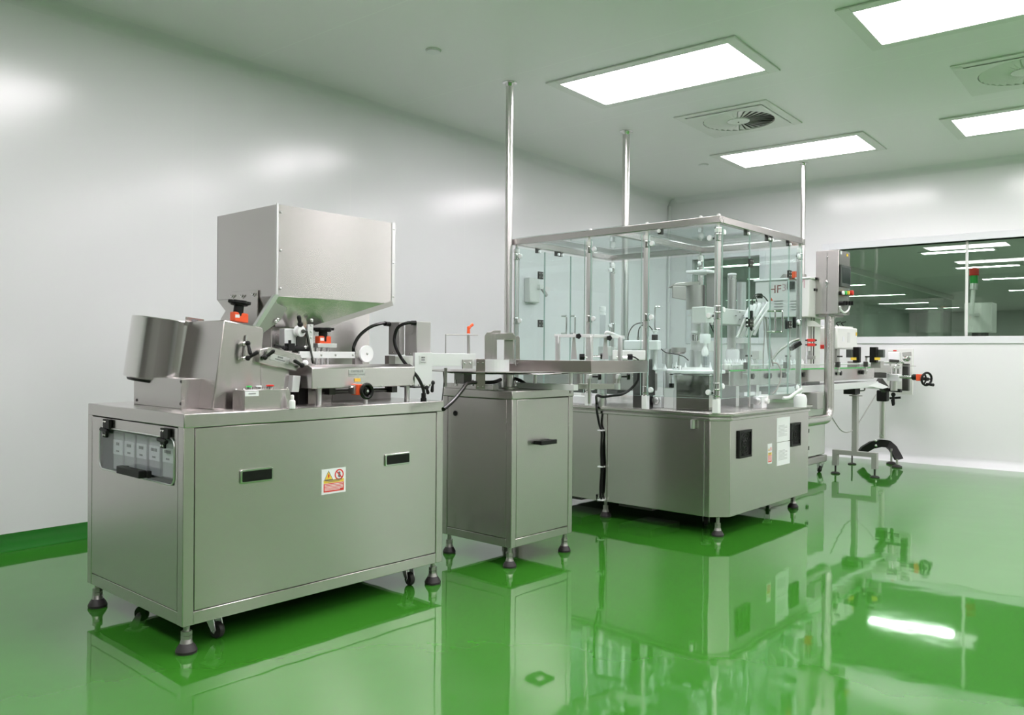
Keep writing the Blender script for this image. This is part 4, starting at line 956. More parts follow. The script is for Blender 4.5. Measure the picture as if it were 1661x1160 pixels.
# papers taped on the side
for (y0_, y1_, lines) in ((678, 717, 0), (718, 755, 1)):
    A, B = pt(1260, (y0_+y1_)/2, y=CY0), pt(1281, (y0_+y1_)/2, y=CY0); cx_ = (A.x+B.x)/2; zt, zb = pt(1270, y0_-1, y=CY0).z, pt(1270, y1_-1, y=CY0).z
    b = MB(); b.box(A.x, B.x, CY0-.0015, CY0-.0003, zb, zt)
    hwp = (B.x-A.x)*.4
    for i in range(9):
        z = zt-.05-(zt-zb-.08)*i/9; b.face([(cx_-hwp, CY0-.0019, z), (cx_+hwp*(.7 if i % 3 else .2), CY0-.0019, z), (cx_+hwp*(.7 if i % 3 else .2), CY0-.0019, z-.003), (cx_-hwp, CY0-.0019, z-.003)], 1)
    b.build('paper_sheet', ['paper', 'print_light'], M3, 'white printed sheet taped to the steel side')
c = pt(1248.5, 736, y=CY0); warning_sticker(M3, (c.x, CY0-.0005, c.z), X, Z, .062, .125)
# short pipe below the worktop
q = pt(1124, 687, x=CX0-.02); MB().cyl((CX0-.02, q.y, q.z-.03), (CX0-.02, q.y, .672), .014, n=18).build('drain_pipe', 'alu', M3)
f3 = foot(M3, 4.335, 2.235, CZ0, .98)
for (x, y) in ((4.345, 3.03), (5.50, 2.27), (4.35, 3.72), (5.5, 3.72)): foot(M3, x, y, CZ0, src=f3)
caster(M3, 4.56, 2.43, CZ0, math.radians(-150)); caster(M3, 5.42, 2.42, CZ0, math.radians(20)); caster(M3, 5.3, 3.5, CZ0, 0)
# cable running down the corner post
b = MB(); xx = CX0-.02
b.tube([pt(1036, 604, d=4.75), pt(1034, 618, d=4.75), pt(1022, 632, d=4.75), pt(1008, 640, d=4.7), pt(992, 642, d=4.7), pt(978, 644, d=4.7), pt(968, 642, d=4.8), pt(967.5, 652, x=xx-.03), pt(968, 665, x=xx-.02), pt(972, 688, x=xx), pt(976, 702, x=xx), pt(975, 730, x=xx), pt(975.5, 760, x=xx), pt(974, 790, x=xx), pt(974, 808, x=xx)], .0075, 10)
b.tube([pt(976, 702, x=xx), pt(977, 735, x=xx), pt(978, 760, x=xx), pt(976, 800, x=xx)], .005, 8)
b.tube([pt(968, 802, x=xx+.01), pt(969, 812, x=xx+.02), pt(974, 812, x=xx), pt(976, 806, x=xx)], .006, 8)
MC = thing('power_cable', 'black cable looping from the side rail down the edge of the large cabinet', 'cable', pt(974, 812, x=CX0-.02))
b.build('cable_sheath', 'black', MC)
b = MB()
for py in (698, 757, 811): q = pt(975, py, x=xx); b.bar(q-Y*.018, q+Y*.018, .03, .008)
b.build('cable_clips', 'paper', MC)
b = MB(); 
for (ya_, yb_) in ((2.75, 3.0), (3.3, 3.6)): b.box(4.45, 4.8, ya_, yb_, .06, CZ0)
b.build('drip_pans', 'dark_metal', M3)

# ------------------------------------------------------------------ glass enclosure standing on the worktop
EX0, EX1, EY0, EY1, EZ0, EZ1 = 4.235, 5.455, 2.185, 3.765, 1.800, 1.842
EN = thing('glass_enclosure', 'clear glass guard box in a steel frame standing on the big cabinet', 'glass enclosure', ((EX0+EX1)/2, (EY0+EY1)/2, CZT))
t_ = .04
b = MB(); b.box(EX0, EX0+t_, EY0, EY1, EZ0, EZ1); b.build('top_rail', 'steel', EN, bev=.004)
b = MB(); b.box(EX1-t_, EX1, EY0, EY1, EZ0, EZ1); b.build('top_rail', 'steel', EN, bev=.004)
b = MB(); b.box(EX0+t_, EX1-t_, EY0, EY0+t_, EZ0, EZ1); b.build('top_rail', 'steel', EN, bev=.004)
b = MB(); b.box(EX0+t_, EX1-t_, EY1-t_, EY1, EZ0, EZ1); b.build('top_rail', 'steel', EN, bev=.004)
b = MB(); b.box(EX0+t_, EX1-t_, 2.93, 2.965, EZ0, EZ1); b.build('top_rail', 'steel', EN, bev=.004)
for (y0, y1) in ((EY0+.02, 2.945), (2.95, EY1-.02)): MB().box(EX0+.02, EX1-.02, y0, y1, EZ1+.001, EZ1+.009).build('roof_pane', 'glass', EN)
posts = [(4.262, 2.212), (4.262, 2.685), (4.262, 3.115), (4.262, 3.738), (5.428, 2.212), (5.428, 2.955), (5.428, 3.738)]
def post(x, y):
    b = MB(); b.cyl((x, y, CZT+.08), (x, y, EZ0-.045), .0185, n=24); p = b.build('enclosure_post', 'tube_steel', EN)
    MB().box(x-.018, x+.018, y-.018, y+.018, CZT, CZT+.085).build('post_base', 'white', p, bev=.003)
    MB().lathe((x, y, EZ0-.05), Z, [(.0195, 0), (.020, .004), (.020, .022), (.012, .030), (.009, .035), (.009, .05)], 24).build('post_cap', 'warm_white', p)
    return p
for (x, y) in posts:
    p = post(x, y)
    ins = 1 if x < 5 else -1
    for zz in (1.72, 1.275, .835):
        for (dx, dy, dz) in ([(-.0, (-1 if y > 2.3 else 1), 0)] if x < 5 else [(-1, 0, 0)]) + ([(1, 0, .035)] if (y < 2.3 and x < 5) else []):
            d = Vector((dx, dy, 0)); q = Vector((x, y, zz+dz))
            b = MB(); b.lathe(q-Z*.022, Z, [(.0205, 0), (.0215, .003), (.0215, .006), (.0195, .007), (.0195, .037), (.0215, .038), (.0215, .041), (.0205, .044)], 24)
            b.build('clamp_ring', 'chrome', p)
            o = -X if x < 5 else -Y
            if abs(dx) > 0 and x < 5: o = -Y
            k = q+d*.045
            b = MB(); b.cyl(q+d*.015, k, .008, n=10, m=1); b.lathe(k+o*.004, o, [(0, 0), (.011, .0), (.0165, .004), (.0165, .013), (.014, .017), (0, .018)], 24, 0)
            b.build('glass_clamp', ['white', 'dark_metal'], p)
GB, GT = .80, 1.785
gx, gy_ = EX0+.006, EY0+.006
def pane(x0, x1, y0, y1, z0=GB, z1=GT):
    p = MB().box(x0, x1, y0, y1, z0, z1).build('glass_pane', 'glass', EN)
    e = MB()
    if x1-x0 < .02: 
        for yy in (y0, y1): e.box(x0, x1, yy-.0008, yy+.0008, z0, z1)
        e.box(x0, x1, y0, y1, z0-.0008, z0)
    else:
        for x_ in (x0, x1): e.box(x_-.0008, x_+.0008, y0, y1, z0, z1)
        e.box(x0, x1, y0, y1, z0-.0008, z0)
    e.build('glass_edge', 'glass_edge', p); return p
for (y0, y1) in ((2.205, 2.66), (2.71, 3.09), (3.14, 3.73)): pane(gx, gx+.008, y0, y1)
sx = [4.28]+[pt(px, 500, y=gy_).x for px in (1216, 1250, 1280)]+[5.42]
for x0, x1 in zip(sx, sx[1:]): pane(x0+.002, x1-.002, gy_, gy_+.008)
bx_ = [4.28, 4.59, 4.90, 5.42]
for x0, x1 in zip(bx_, bx_[1:]): pane(x0+.002, x1-.002, EY1-.014, EY1-.006)
for (y0, y1) in ((2.22, 2.94), (2.97, 3.73)): pane(EX1-.014, EX1-.006, y0, y1)
def ghinge(c, u, n, s=.026):
    b = MB(); c, u, n = Vector(c), Vector(u), Vector(n)
    b.prism([c+u*s*a+Z*s*1.1*d for a, d in ((-1, -1), (-.15, -1), (-.15, 1), (-1, 1))], n*.014); b.prism([c+u*s*a+Z*s*1.1*d for a, d in ((.15, -1), (1, -1), (1, 1), (.15, 1))], n*.014)
    b.cyl(c+n*.008-Z*s*.9, c+n*.008+Z*s*.9, .006, n=10)
    for a in (-.6, .6):
        for d in (-.5, .5): screw(b, c+u*s*a+Z*s*d+n*.014, n, .005, 1)
    return b.build('glass_hinge', ['dark_metal', 'chrome'], EN)
for py in (427, 524): ghinge(pt(1216, py, y=gy_-.001), X, -Y, .022)
for py in (445, 527): ghinge(pt(1279, py, y=gy_-.001), X, -Y, .022)
for py in (447, 525): ghinge(pt(875.5, py, y=EY1-.016), X, -Y, .024)
def ghandle(a, bq, out, r=.006):
    a, bq, out = Vector(a), Vector(bq), Vector(out)
    return MB().tube([a, a+out*.035, a+out*.045+(bq-a)*.06, bq+out*.045-(bq-a)*.06, bq+out*.035, bq], r, 10, sub=4).build('glass_handle', 'chrome', EN)
for px in (1262, 1250): ghandle(pt(px-5, 505, y=gy_), Vector((pt(px-5, 505, y=gy_).x, gy_, pt(px-5, 538, y=gy_).z)), -Y+X*.2)
for px in (911, 925): a = pt(px, 513, y=EY1-.014); ghandle(a, (a.x, a.y, pt(px, 541, y=EY1-.014).z), -Y-X*.0)
a = pt(1070, 498, x=EX1-.014); ghandle(a, (a.x, a.y, pt(1070, 534, x=EX1-.014).z), -X+Y*.3)
# roof-pane buttons and small clips under the rails
b = MB()
for px, py in ((958, 371), (1050, 361), (1137, 352)): q = pt(px, py, x=EX0+.02); b.lathe((EX0+.02, q.y, EZ1), Z, [(.012, 0), (.011, .006), (.006, .012), (0, .013)], 16)
b.lathe((EX0+.02, EY0+.02, EZ1), Z, [(.012, 0), (.011, .006), (.006, .012), (0, .013)], 16)
b.build('roof_buttons', 'warm_white', EN)
for px, py in ((1070, 375),): q = pt(px, py, x=gx-.004); b = MB(); b.box(gx-.004, gx+.02, q.y-.012, q.y+.012, EZ0-.03, EZ0); b.cyl(q-X*.004, q-X*.014, .011, n=16, m=1); b.build('pane_clip', ['dark_metal', 'white'], EN)
for px in (1213, 1247, 1252, 1281): 
    q = pt(px, 400, y=gy_-.002); b = MB(); b.box(q.x-.012, q.x+.012, gy_-.002, gy_+.02, EZ0-.032, EZ0); b.cyl((q.x, gy_-.002, EZ0-.022), (q.x, gy_-.012, EZ0-.022), .009, n=14, m=1); b.build('pane_clip', ['dark_metal', 'white'], EN)
for px in (873, 904, 910): 
    q = pt(px, 400, y=EY1-.02); b = MB(); b.box(q.x-.014, q.x+.014, EY1-.03, EY1-.004, EZ0-.03, EZ0); b.cyl((q.x, EY1-.03, EZ0-.02), (q.x, EY1-.042, EZ0-.02), .010, n=14, m=1); b.build('pane_clip', ['dark_metal', 'white'], EN)

# ------------------------------------------------------------------ what stands on the worktop inside the glass
def P2(px, py, d): return pt(px, py, d=d)
def boxpx(b, x0, x1, y0, y1, d, depth, m=0):
    """box facing the room's front (-Y side) fitted around a measured rectangle at distance d, then squared to the machine axes"""
    c = P2((x0+x1)/2, (y0+y1)/2, d); w_ = (x1-x0)/FPX*d; h_ = (y1-y0)/FPX*d
    s_ = w_/(RT.x-RT.y)       # square footprint side whose silhouette has that width
    return b.cbox(c, s_, s_, h_, m)
def cylpx(b, px, y0, y1, r, d, n=24, m=0):
    a, c = P2(px, y1, d), P2(px, y0, d); a.x = c.x; a.y = c.y
    return b.cyl(a, c, r/FPX*d, n=n, m=m)
ND = 5.0
# starwheel table
sw = P2(1128, 597, 5.02); SWR = .17
t = thing('star_wheel_table', 'white round indexing plate with small nozzles inside the glass, above the mirror-like box', 'turntable', (sw.x, sw.y, CZT))
b = MB(); b.lathe((sw.x, sw.y, 0), Z, [(0, .925), (SWR*.93, .925), (SWR*.93, .932), (0, .932)], 64); b.build('lower_disc', 'chrome', t)
b = MB(); n = 24; b.lathe((sw.x, sw.y, 0), Z, [(0, .938), (SWR*1.04, .938), (SWR*1.05, .942), (SWR*1.05, .954), (SWR*1.02, .957), (0, .957)], 72); b.build('indexing_disc', 'white', t)
b = MB(); b.lathe((sw.x, sw.y, 0), Z, [(.0, .957), (.09, .957), (.09, .972), (0, .972)], 40); b.build('hub_disc', 'warm_white', t)
b = MB(); b.cyl((sw.x, sw.y, CZT), (sw.x, sw.y, .925), .04); b.build('table_column', 'alu', t)
k0 = P2(1062, 596, 5.15); k1 = P2(1090, 596, 5.1)
b = MB(); b.bar(Vector((k0.x, k0.y, .955)), Vector((k1.x, k1.y, .955)), .03, .014); b.build('infeed_strip', 'white', t, bev=.002)
# filling nozzles: white cones
for px, py, h in ((1097, 592, 12), (1112, 592, 11), (1079, 590, 8), (1062, 590, 9), (1137, 592, 10), (1152, 590, 12)):
    c = P2(px, py, 5.0); c.z = .957
    MB().lathe(c, Z, [(0, 0), (.012, 0), (.011, .008), (.004, .030*h/11), (.002, .044*h/11), (0, .045*h/11)], 16).build('nozzle_cone', 'white', t)
# mirror-like tray box in front of the starwheel
c0, c1, c2 = pt(1096, 664.5, z=CZT), pt(1149.5, 667.5, z=CZT), pt(1163.5, 665.5, z=CZT)
zt = P2(1149, 609.5, (c1-CP).dot(FW)).z
t = thing('steel_waste_box', 'open mirror-polished steel box at the near corner inside the glass', 'box', ((c0+c2)/2))
xq = c1.x; yq = c1.y; x2 = max(xq+.10, c2.x); y2 = max(yq+.12, c0.y)
b = MB(); tt = .002
b.box(xq, xq+tt, yq, y2, CZT+.001, zt); b.box(x2-tt, x2, yq, y2, CZT+.001, zt); b.box(xq, x2, yq, yq+tt, CZT+.001, zt); b.box(xq, x2, y2-tt, y2, CZT+.001, zt); b.box(xq, x2, yq, y2, CZT+.001, CZT+.004)
b.build('box_wall', 'mirror_steel', t)
b = MB(); b.tube([(xq, yq, zt), (x2, yq, zt), (x2, y2, zt), (xq, y2, zt), (xq, yq, zt)], .003, 8, sub=0); b.build('rolled_rim', 'chrome', t)
# capping head
d = 5.15
t = thing('capping_head', 'pale cast arm with a clear chuck and white ball nozzle hanging over the round plate', 'machine head', P2(1190, 664, 5.2)*1)
t.location.z = CZT
b = MB(); A, B = P2(1133, 511, d), P2(1209, 514, 5.62)
b.bar(Vector((A.x, A.y, A.z)), Vector((B.x, B.y, A.z)), .10, .105); b.build('head_arm', 'cream', t, bev=.006)
b = MB(); 
for px, py in ((1152, 516), (1194, 512), (1206, 512), (1200, 506), (1200, 518)): b.cyl(P2(px, py, 5.10 if px < 1160 else 5.38), P2(px, py, 5.2 if px < 1160 else 5.6), .003, n=8)
b.build('studs', 'dark_metal', t)
c = P2(1144, 530, 5.12)
def zpx(py, d): return P2(1144, py, d).z
b = MB(); b.lathe((c.x, c.y, 0), Z, [(.0, zpx(544, d)), (.024, zpx(544, d)), (.026, zpx(535, d)), (.026, zpx(524, d)), (0, zpx(524, d))], 28); b.build('chuck_body', 'alu', t)
b = MB(); b.lathe((c.x, c.y, 0), Z, [(.0, zpx(557, d)), (.030, zpx(557, d)), (.034, zpx(554, d)), (.034, zpx(544, d)), (.030, zpx(542, d)), (0, zpx(542, d))], 28); b.build('chuck_collar', 'white', t)
b = MB(); b.lathe((c.x, c.y, 0), Z, [(.0, zpx(578, d)), (.016, zpx(578, d)), (.023, zpx(573, d)), (.021, zpx(569, d)), (.013, zpx(564, d)), (.010, zpx(562, d)), (.014, zpx(557, d)), (0, zpx(557, d))], 28); b.build('nozzle_ball', 'white_gloss', t)
b = MB(); b.lathe((c.x, c.y, 0), Z, [(.022, zpx(592, d)), (.026, zpx(580, d)), (.022, zpx(576, d))], 28); b.lathe((c.x, c.y, 0), Z, [(.0, zpx(595, d)), (.014, zpx(595, d)), (.014, zpx(578, d)), (0, zpx(578, d))], 20); b.build('clear_cup', 'acrylic', t)
# column and side parts
b = MB(); cylpx(b, 1187.5, 447, 664, 7, 5.74); cl = b.build('lift_column', 'tube_steel', t)
b = MB(); q = P2(1187.5, 445, 5.74); b.lathe(q-Z*.006, Z, [(.030, 0), (.031, .004), (.029, .012), (0, .016)], 28); b.build('column_cap', 'white', t)
b = MB(); q = P2(1188, 590, 5.74); b.lathe((q.x, q.y, 0), Z, [(.045, P2(1188, 602, 5.74).z), (.047, P2(1188, 570, 5.74).z), (.040, P2(1188, 567, 5.74).z), (0, P2(1188, 567, 5.74).z)], 28); b.build('column_boot', 'white', t)
b = MB(); 
for px in (1158, 1160.5): b.tube([P2(px, 522, 5.15), P2(px+.5, 545, 5.15), P2(px+1, 568, 5.15)], .003, 6)
b.tube([P2(1150, 522, 5.16), P2(1156, 535, 5.16), P2(1163, 552, 5.16), P2(1167, 562, 5.16)], .0035, 6); b.build('air_hoses', 'black', t)
b = MB(); boxpx(b, 1120, 1166, 553, 570, 5.35, .1); b.build('cap_track_block', 'cream', t, bev=.003)
b = MB(); cylpx(b, 1131, 568, 597, 12, 5.35); b.build('track_cylinder', 'alu', t)
b = MB(); cylpx(b, 1125, 543, 553, 6, 5.3, m=1); boxpx(b, 1120, 1132, 545, 553, 5.3, .05, 0); q = P2(1126, 539, 5.3); b.lathe(q, Z, [(.016, -.008), (.022, 0), (.022, .008), (0, .01)], 20, 2); b.build('valve_knob', ['black', 'chrome', 'white'], t)
# cap hopper with motor box
t = thing('cap_hopper', 'dull steel cap sorter behind the capping head, round body with a flat visor', 'hopper', (P2(1135, 600, 5.7).x, P2(1135, 600, 5.7).y, CZT))
b = MB(); cylpx(b, 1129, 463, 502, 15, 5.65, 40); b.build('hopper_bowl', 'steel_rough', t)
b = MB(); b.prism([P2(1091, 464, 5.6), P2(1091, 483, 5.6), P2(1113, 487, 5.6), P2(1113, 464, 5.6)], dk*.02); b.prism([P2(1091, 464, 5.6), P2(1097, 459, 5.6), P2(1135, 456, 5.6), P2(1133, 463, 5.6)], dk*.18); b.build('visor', 'steel_rough', t, bev=.003)
b = MB(); boxpx(b, 1145, 1167, 443.5, 500, 5.6, .15); b.build('motor_case', 'motor_light', t, bev=.006)
b = MB(); c = P2(1141, 442, 5.6); b.cbox(c, .20, .16, .018); b.build('case_lid', 'white', t, bev=.004)
b = MB(); cylpx(b, 1129, 502, 512, 10, 5.65); cylpx(b, 1129, 510, 513, 14, 5.65); cylpx(b, 1129, 512, 600, 8, 5.65); q = P2(1129, 600, 5.65); b.cyl((q.x, q.y, CZT), (q.x, q.y, q.z), .033); b.build('hopper_column', 'alu', t)
# bowl feeder at the back left
t = thing('cap_feeder', 'low round steel feeder bowl on a post behind the white nozzles', 'feeder', (P2(1085, 620, 5.3).x, P2(1085, 620, 5.3).y, CZT))
b = MB(); q = P2(1101, 569, 5.3); b.lathe((q.x, q.y, 0), Z, [(.0, P2(1101, 575, 5.3).z), (.035, P2(1101, 574, 5.3).z), (.046, P2(1101, 571, 5.3).z), (.046, P2(1101, 564, 5.3).z), (0, P2(1101, 564, 5.3).z)], 36); b.build('bowl', 'steel_rough', t)
b = MB(); b.lathe((q.x, q.y, 0), Z, [(.006, .96), (.006, P2(1101, 574, 5.3).z)], 12); b.cyl((q.x, q.y, CZT), (q.x, q.y, .97), .02); b.build('bowl_post', 'chrome', t)
b = MB(); cylpx(b, 1083, 566, 590, 9, 5.4); cylpx(b, 1083, 590, 664, 7, 5.4, m=0); b.build('cylinder', 'alu', t)
b = MB(); b.tube([P2(1072, 566, 5.2), P2(1080, 572, 5.2), P2(1092, 574, 5.2), P2(1108, 578, 5.2), P2(1117, 585, 5.2)], .003, 6); b.build('air_hose', 'black', t)
# white bottle-feed unit at the left rear with hoses
t = thing('pump_unit', 'white pump block with two arched thin hoses behind the side rail', 'pump', (P2(1035, 600, 5.2).x, P2(1035, 600, 5.2).y, CZT))
b = MB(); A, B = P2(1014, 560, 5.2), P2(1070, 560, 5.1); b.bar(Vector((A.x, A.y, A.z)), Vector((B.x, B.y, A.z)), .07, .062); b.build('pump_head', 'white', t, bev=.008)
b = MB(); A, B = P2(994, 576, 5.0), P2(1047, 576, 4.95); b.bar(Vector((A.x, A.y, A.z)), Vector((B.x, B.y, A.z)), .05, .06); b.build('pump_case', 'white', t, bev=.006)
for px in (1021, 1040, 1061): b = MB(); cylpx(b, px, 567, 600 if px > 1050 else 575, 6 if px > 1050 else 3.5, 5.15); b.build('pump_cylinder', 'alu', t)
b = MB(); q = P2(1045, 600, 5.16); b.box(q.x-.05, q.x+.05, q.y-.05, q.y+.05, CZT, P2(1045, 583, 5.1).z); b.build('pump_stand', 'dark_metal', t)
for pts in ([(1018, 550), (1021, 538), (1028, 528), (1038, 524), (1047, 525), (1055, 531), (1059, 537)], [(1035, 550), (1036, 536), (1040, 529), (1047, 525)]):
    MB().tube([P2(x, y, 5.2) for x, y in pts], .0035, 8).build('thin_hose', 'dark_metal', t)
for px in (1018, 1035): b = MB(); cylpx(b, px, 547, 552, 2.2, 5.2); b.build('hose_fitting', 'chrome', t)
b = MB(); boxpx(b, 1057, 1067, 543, 552, 5.1, .05); q = P2(1062, 538, 5.1); b.lathe(q, Z, [(.012, -.012), (.013, -.004), (.021, 0), (.021, .008), (0, .01)], 20, 1); b.build('valve_knob', ['black', 'white'], t)
# clear tube with white cap
t = thing('clear_tube', 'tall clear tube with a ribbed white cap behind the side rail', 'tube', (P2(977, 620, 5.2).x, P2(977, 620, 5.2).y, CZT))
q = P2(977.5, 510, 5.2)
b = MB(); b.cyl((q.x, q.y, CZT+.02), (q.x, q.y, q.z), .018, n=24); b.build('tube_body', 'acrylic', t)
b = MB(); b.lathe((q.x, q.y, q.z), Z, [(.0, -.004), (.020, -.004), (.020, .006), (.017, .008), (.017, .014), (.021, .016), (.021, .028), (.018, .030), (.021, .034), (.021, .048), (0, .052)], 28); b.build('tube_cap', 'white', t)
b = MB(); b.cyl((q.x, q.y, CZT), (q.x, q.y, CZT+.25), .03, n=24); b.build('tube_stand', 'alu', t)
b = MB(); b.tube([P2(982, 541, 5.1), P2(985, 539, 5.1), P2(992, 541, 5.1), P2(1002, 545, 5.15), P2(1012, 549, 5.2)], .010, 10); b.build('white_hose', 'white', t)
b = MB(); boxpx(b, 970, 992, 562, 577, 5.3, .1); boxpx(b, 990, 1000, 563, 577, 5.3, .1); b.build('tube_block', 'cream', t, bev=.003)
# control box and white clamps near the posts
t = thing('junction_box', 'small pale grey box beside the mirror-polished box', 'box', (P2(1086, 662, 5.02).x, P2(1086, 662, 5.02).y, CZT))
b = MB(); q = P2(1086, 646, 5.05); b.box(q.x-.01, q.x+.05, q.y-.035, q.y+.035, CZT, P2(1086, 630, 5.05).z); b.build('housing', 'cream', t, bev=.003)
b = MB(); boxpx(b, 1085, 1094, 622, 629, 5.05, .04); b.build('terminal', 'black', t, bev=.002)
t = thing('feed_stand', 'tall flat grey bracket standing left of the mirror-polished box', 'bracket', (P2(1096, 662, 5.05).x, P2(1096, 662, 5.05).y, CZT))
b = MB(); q = P2(1098, 620, 5.0); b.box(q.x, q.x+.02, q.y-.02, q.y+.02, CZT, P2(1098, 593, 5.0).z); b.build('stand_plate', 'cream', t, bev=.002)
b = MB(); 
for px in (1094, 1099): b.cyl(P2(px, 596, 4.97), P2(px, 596, 5.0), .004, n=8)
b.build('bolts', 'dark_metal', t)
for px, lab in ((1068, 'white clamp block with a round face beside the second post from the near corner'), (1231, 'white clamp block with two round ends on the worktop under the right glass')):
    c = pt(px, 661 if px < 1200 else 662, z=CZT); t = thing('clamp_block', lab, 'clamp', c, 'white clamp blocks on the worktop')
    MB().box(c.x-.02, c.x+.05, c.y-.03, c.y+.03, CZT, CZT+.075).build('block', 'white', t, bev=.003)
    MB().lathe((c.x-.022, c.y, CZT+.045), -X, [(0, 0), (.024, 0), (.024, .018), (.018, .022), (0, .022)], 24).build('round_face', 'alu', t)
    MB().cyl((c.x+.03, c.y-.03, CZT+.045), (c.x+.03, c.y-.05, CZT+.045), .016, n=20).build('round_end', 'warm_white', t)
# nozzle drive: slanted white tubes
t = thing('syringe_rack', 'rack of slanted white tubes with black clamps on a steel rod', 'rack', (P2(1216, 662, 5.4).x, P2(1216, 662, 5.4).y, CZT))
b = MB(); cylpx(b, 1216, 535, 668, 2.2, 5.3); b.build('rack_rod', 'tube_steel', t)
for i in range(5):
    a, c = P2(1195+i*7, 548-i*1.0, 5.38+i*.03), P2(1219+i*7, 496-i*1.5, 5.42+i*.03)
    b = MB(); b.cyl(a, a.lerp(c, .62), .010, n=14, m=0); b.cyl(a.lerp(c, .6), c, .017, n=16, m=1); b.build('slanted_tube', ['warm_white', 'white'], t)
b = MB(); b.bar(P2(1222, 535, 5.38), P2(1250, 494, 5.45), .014, .010); b.bar(P2(1218, 531, 5.38), P2(1246, 490, 5.45), .010, .010); b.build('slanted_rail', 'white_gloss', t, bev=.001)
b = MB(); q = P2(1217, 520, 5.35); boxpx(b, 1209, 1223, 515, 531, 5.35, .1); boxpx(b, 1215, 1222, 504, 516, 5.35, .1); boxpx(b, 1216, 1221, 530, 537, 5.35, .1)
b.build('rack_clamp', 'black', t, bev=.003)
b = MB()
for px, py in ((1212, 520), (1218, 520), (1212, 527), (1218, 527)): b.sph(P2(px, py, 5.30), .007)
b.build('bolts', 'chrome', t)
b = MB()
for pts in ([(1228, 490), (1226, 482), (1232, 479), (1240, 482), (1246, 490)], [(1224, 498), (1220, 488), (1226, 478), (1236, 477)]): b.tube([P2(x, y, 5.48) for x, y in pts], .004, 6)
b.build('cables', 'dark_metal', t)
b = MB(); boxpx(b, 1228, 1237, 477, 484, 5.5, .05); b.build('sensor_block', 'dark_metal', t)
# cylinder unit behind the white arm
t = thing('feed_column_unit', 'broad frosted cylinder beside the steel lift column', 'machine', (P2(1203, 662, 5.85).x, P2(1203, 662, 5.85).y, CZT))
b = MB(); cylpx(b, 1203, 458, 566, 7.5, 5.85); b.build('cylinder', 'alu', t)
b = MB(); boxpx(b, 1192, 1214, 548, 557, 5.85, .1); b.build('cross_block', 'cream', t, bev=.003)
b = MB(); cylpx(b, 1207, 557, 664, 7, 5.85); b.build('lower_column', 'motor_light', t)
b = MB(); boxpx(b, 1219, 1237, 569, 583, 5.6, .1); b.build('rear_box', 'cream', t, bev=.003)
# hoses rising on the right
t = thing('hose_bundle', 'dark vertical hoses and one bent steel tube inside the right part of the glass', 'hoses', (P2(1245, 600, 5.7).x, P2(1245, 600, 5.7).y, CZT))
for i, pts in enumerate(([(1239, 512), (1240, 545), (1238, 575), (1238, 598)], [(1243, 514), (1245, 550), (1248, 580), (1250, 596)], [(1249, 514), (1247, 545), (1251, 575), (1254, 594)])):
    MB().tube([P2(x, y, 5.46) for x, y in pts], .007 if i else .004, 8).build('hose', 'steel_rough', t)
MB().tube([P2(1252, 584, 5.44), P2(1262, 571, 5.44), P2(1272, 563, 5.44), P2(1279, 559, 5.44), P2(1285, 554, 5.44), P2(1296, 550, 5.44)], .008, 10).build('bent_tube', 'steel_rough', t)
b = MB(); boxpx(b, 1276, 1284, 555, 562, 5.45, .05); b.build('tube_clamp', 'white', t, bev=.003)
MB().bar(P2(1282, 566, 5.44), P2(1298, 556, 5.46), .03, .03).build('dark_actuator', 'black', t, bev=.003)
b = MB(); cylpx(b, 1281, 530, 600, 1.8, 5.46); b.build('thin_rod', 'tube_steel', t)
b = MB(); boxpx(b, 1273, 1281, 518, 534, 5.46, .05); boxpx(b, 1285, 1292, 514, 532, 5.46, .05); b.build('clamp_pair', 'black', t, bev=.004)
MB().tube([P2(1270, 646, 5.1), P2(1280, 645, 5.1), P2(1290, 638, 5.1), P2(1301, 631, 5.1)], .011, 10).build('white_pipe', 'white', t)
b = MB(); q = P2(1298, 655, 5.3); b.lathe((q.x, q.y, CZT), Z, [(.04, 0), (.042, .05), (.036, .075), (.02, .085), (0, .085)], 24); b.build('white_drum', 'white', t)

# ------------------------------------------------------------------ bottle conveyor through the enclosure and beyond
VY0, VY1 = 2.42, 2.56; VX0, VX1 = pt(1183, 620, y=VY0).x, pt(1418, 610, y=VY0).x
BZ = .955
CV = thing('bottle_conveyor', 'long narrow conveyor with a green belt edge running through the glass box', 'conveyor', ((VX0+VX1)/2, (VY0+VY1)/2, 0))
b = MB(); b.box(VX0, VX1, VY0, VY0+.006, BZ-.105, BZ-.006); b.build('side_plate', 'steel_soft', CV, bev=.003)
b = MB(); b.box(VX0, VX1, VY1-.006, VY1, BZ-.105, BZ-.006); b.build('side_plate', 'steel_soft', CV, bev=.003)
b = MB(); b.box(VX0+.01, VX1-.01, VY0+.012, VY1-.012, BZ-.020, BZ-.002); b.build('belt', 'steel_rough', CV)
b = MB(); b.box(VX0+.01, VX1-.02, VY0-.002, VY0+.010, BZ-.010, BZ-.001); b.build('belt_edge', 'belt_green', CV)
b = MB(); b.box(EX1+.03, VX1+.02, VY0-.03, VY1+.03, .775, .825); b.build('support_beam', 'alu_light', CV, bev=.002)
b = MB(); q = pt(1425, 617, y=VY0-.03); b.prism([pt(1408, 626, y=VY0-.03), pt(1424, 620, y=VY0-.03), pt(1442, 628, y=VY0-.06), pt(1432, 631, y=VY0-.06)], Y*.12); b.build('beam_end', 'alu_light', CV)
for yy in (VY0+.012, VY1-.02):
    b = MB(); b.cyl((VX0+.05, yy, BZ+.028), (VX1-.05, yy, BZ+.028), .0055, n=10); b.build('guide_rod', 'alu_light', CV)
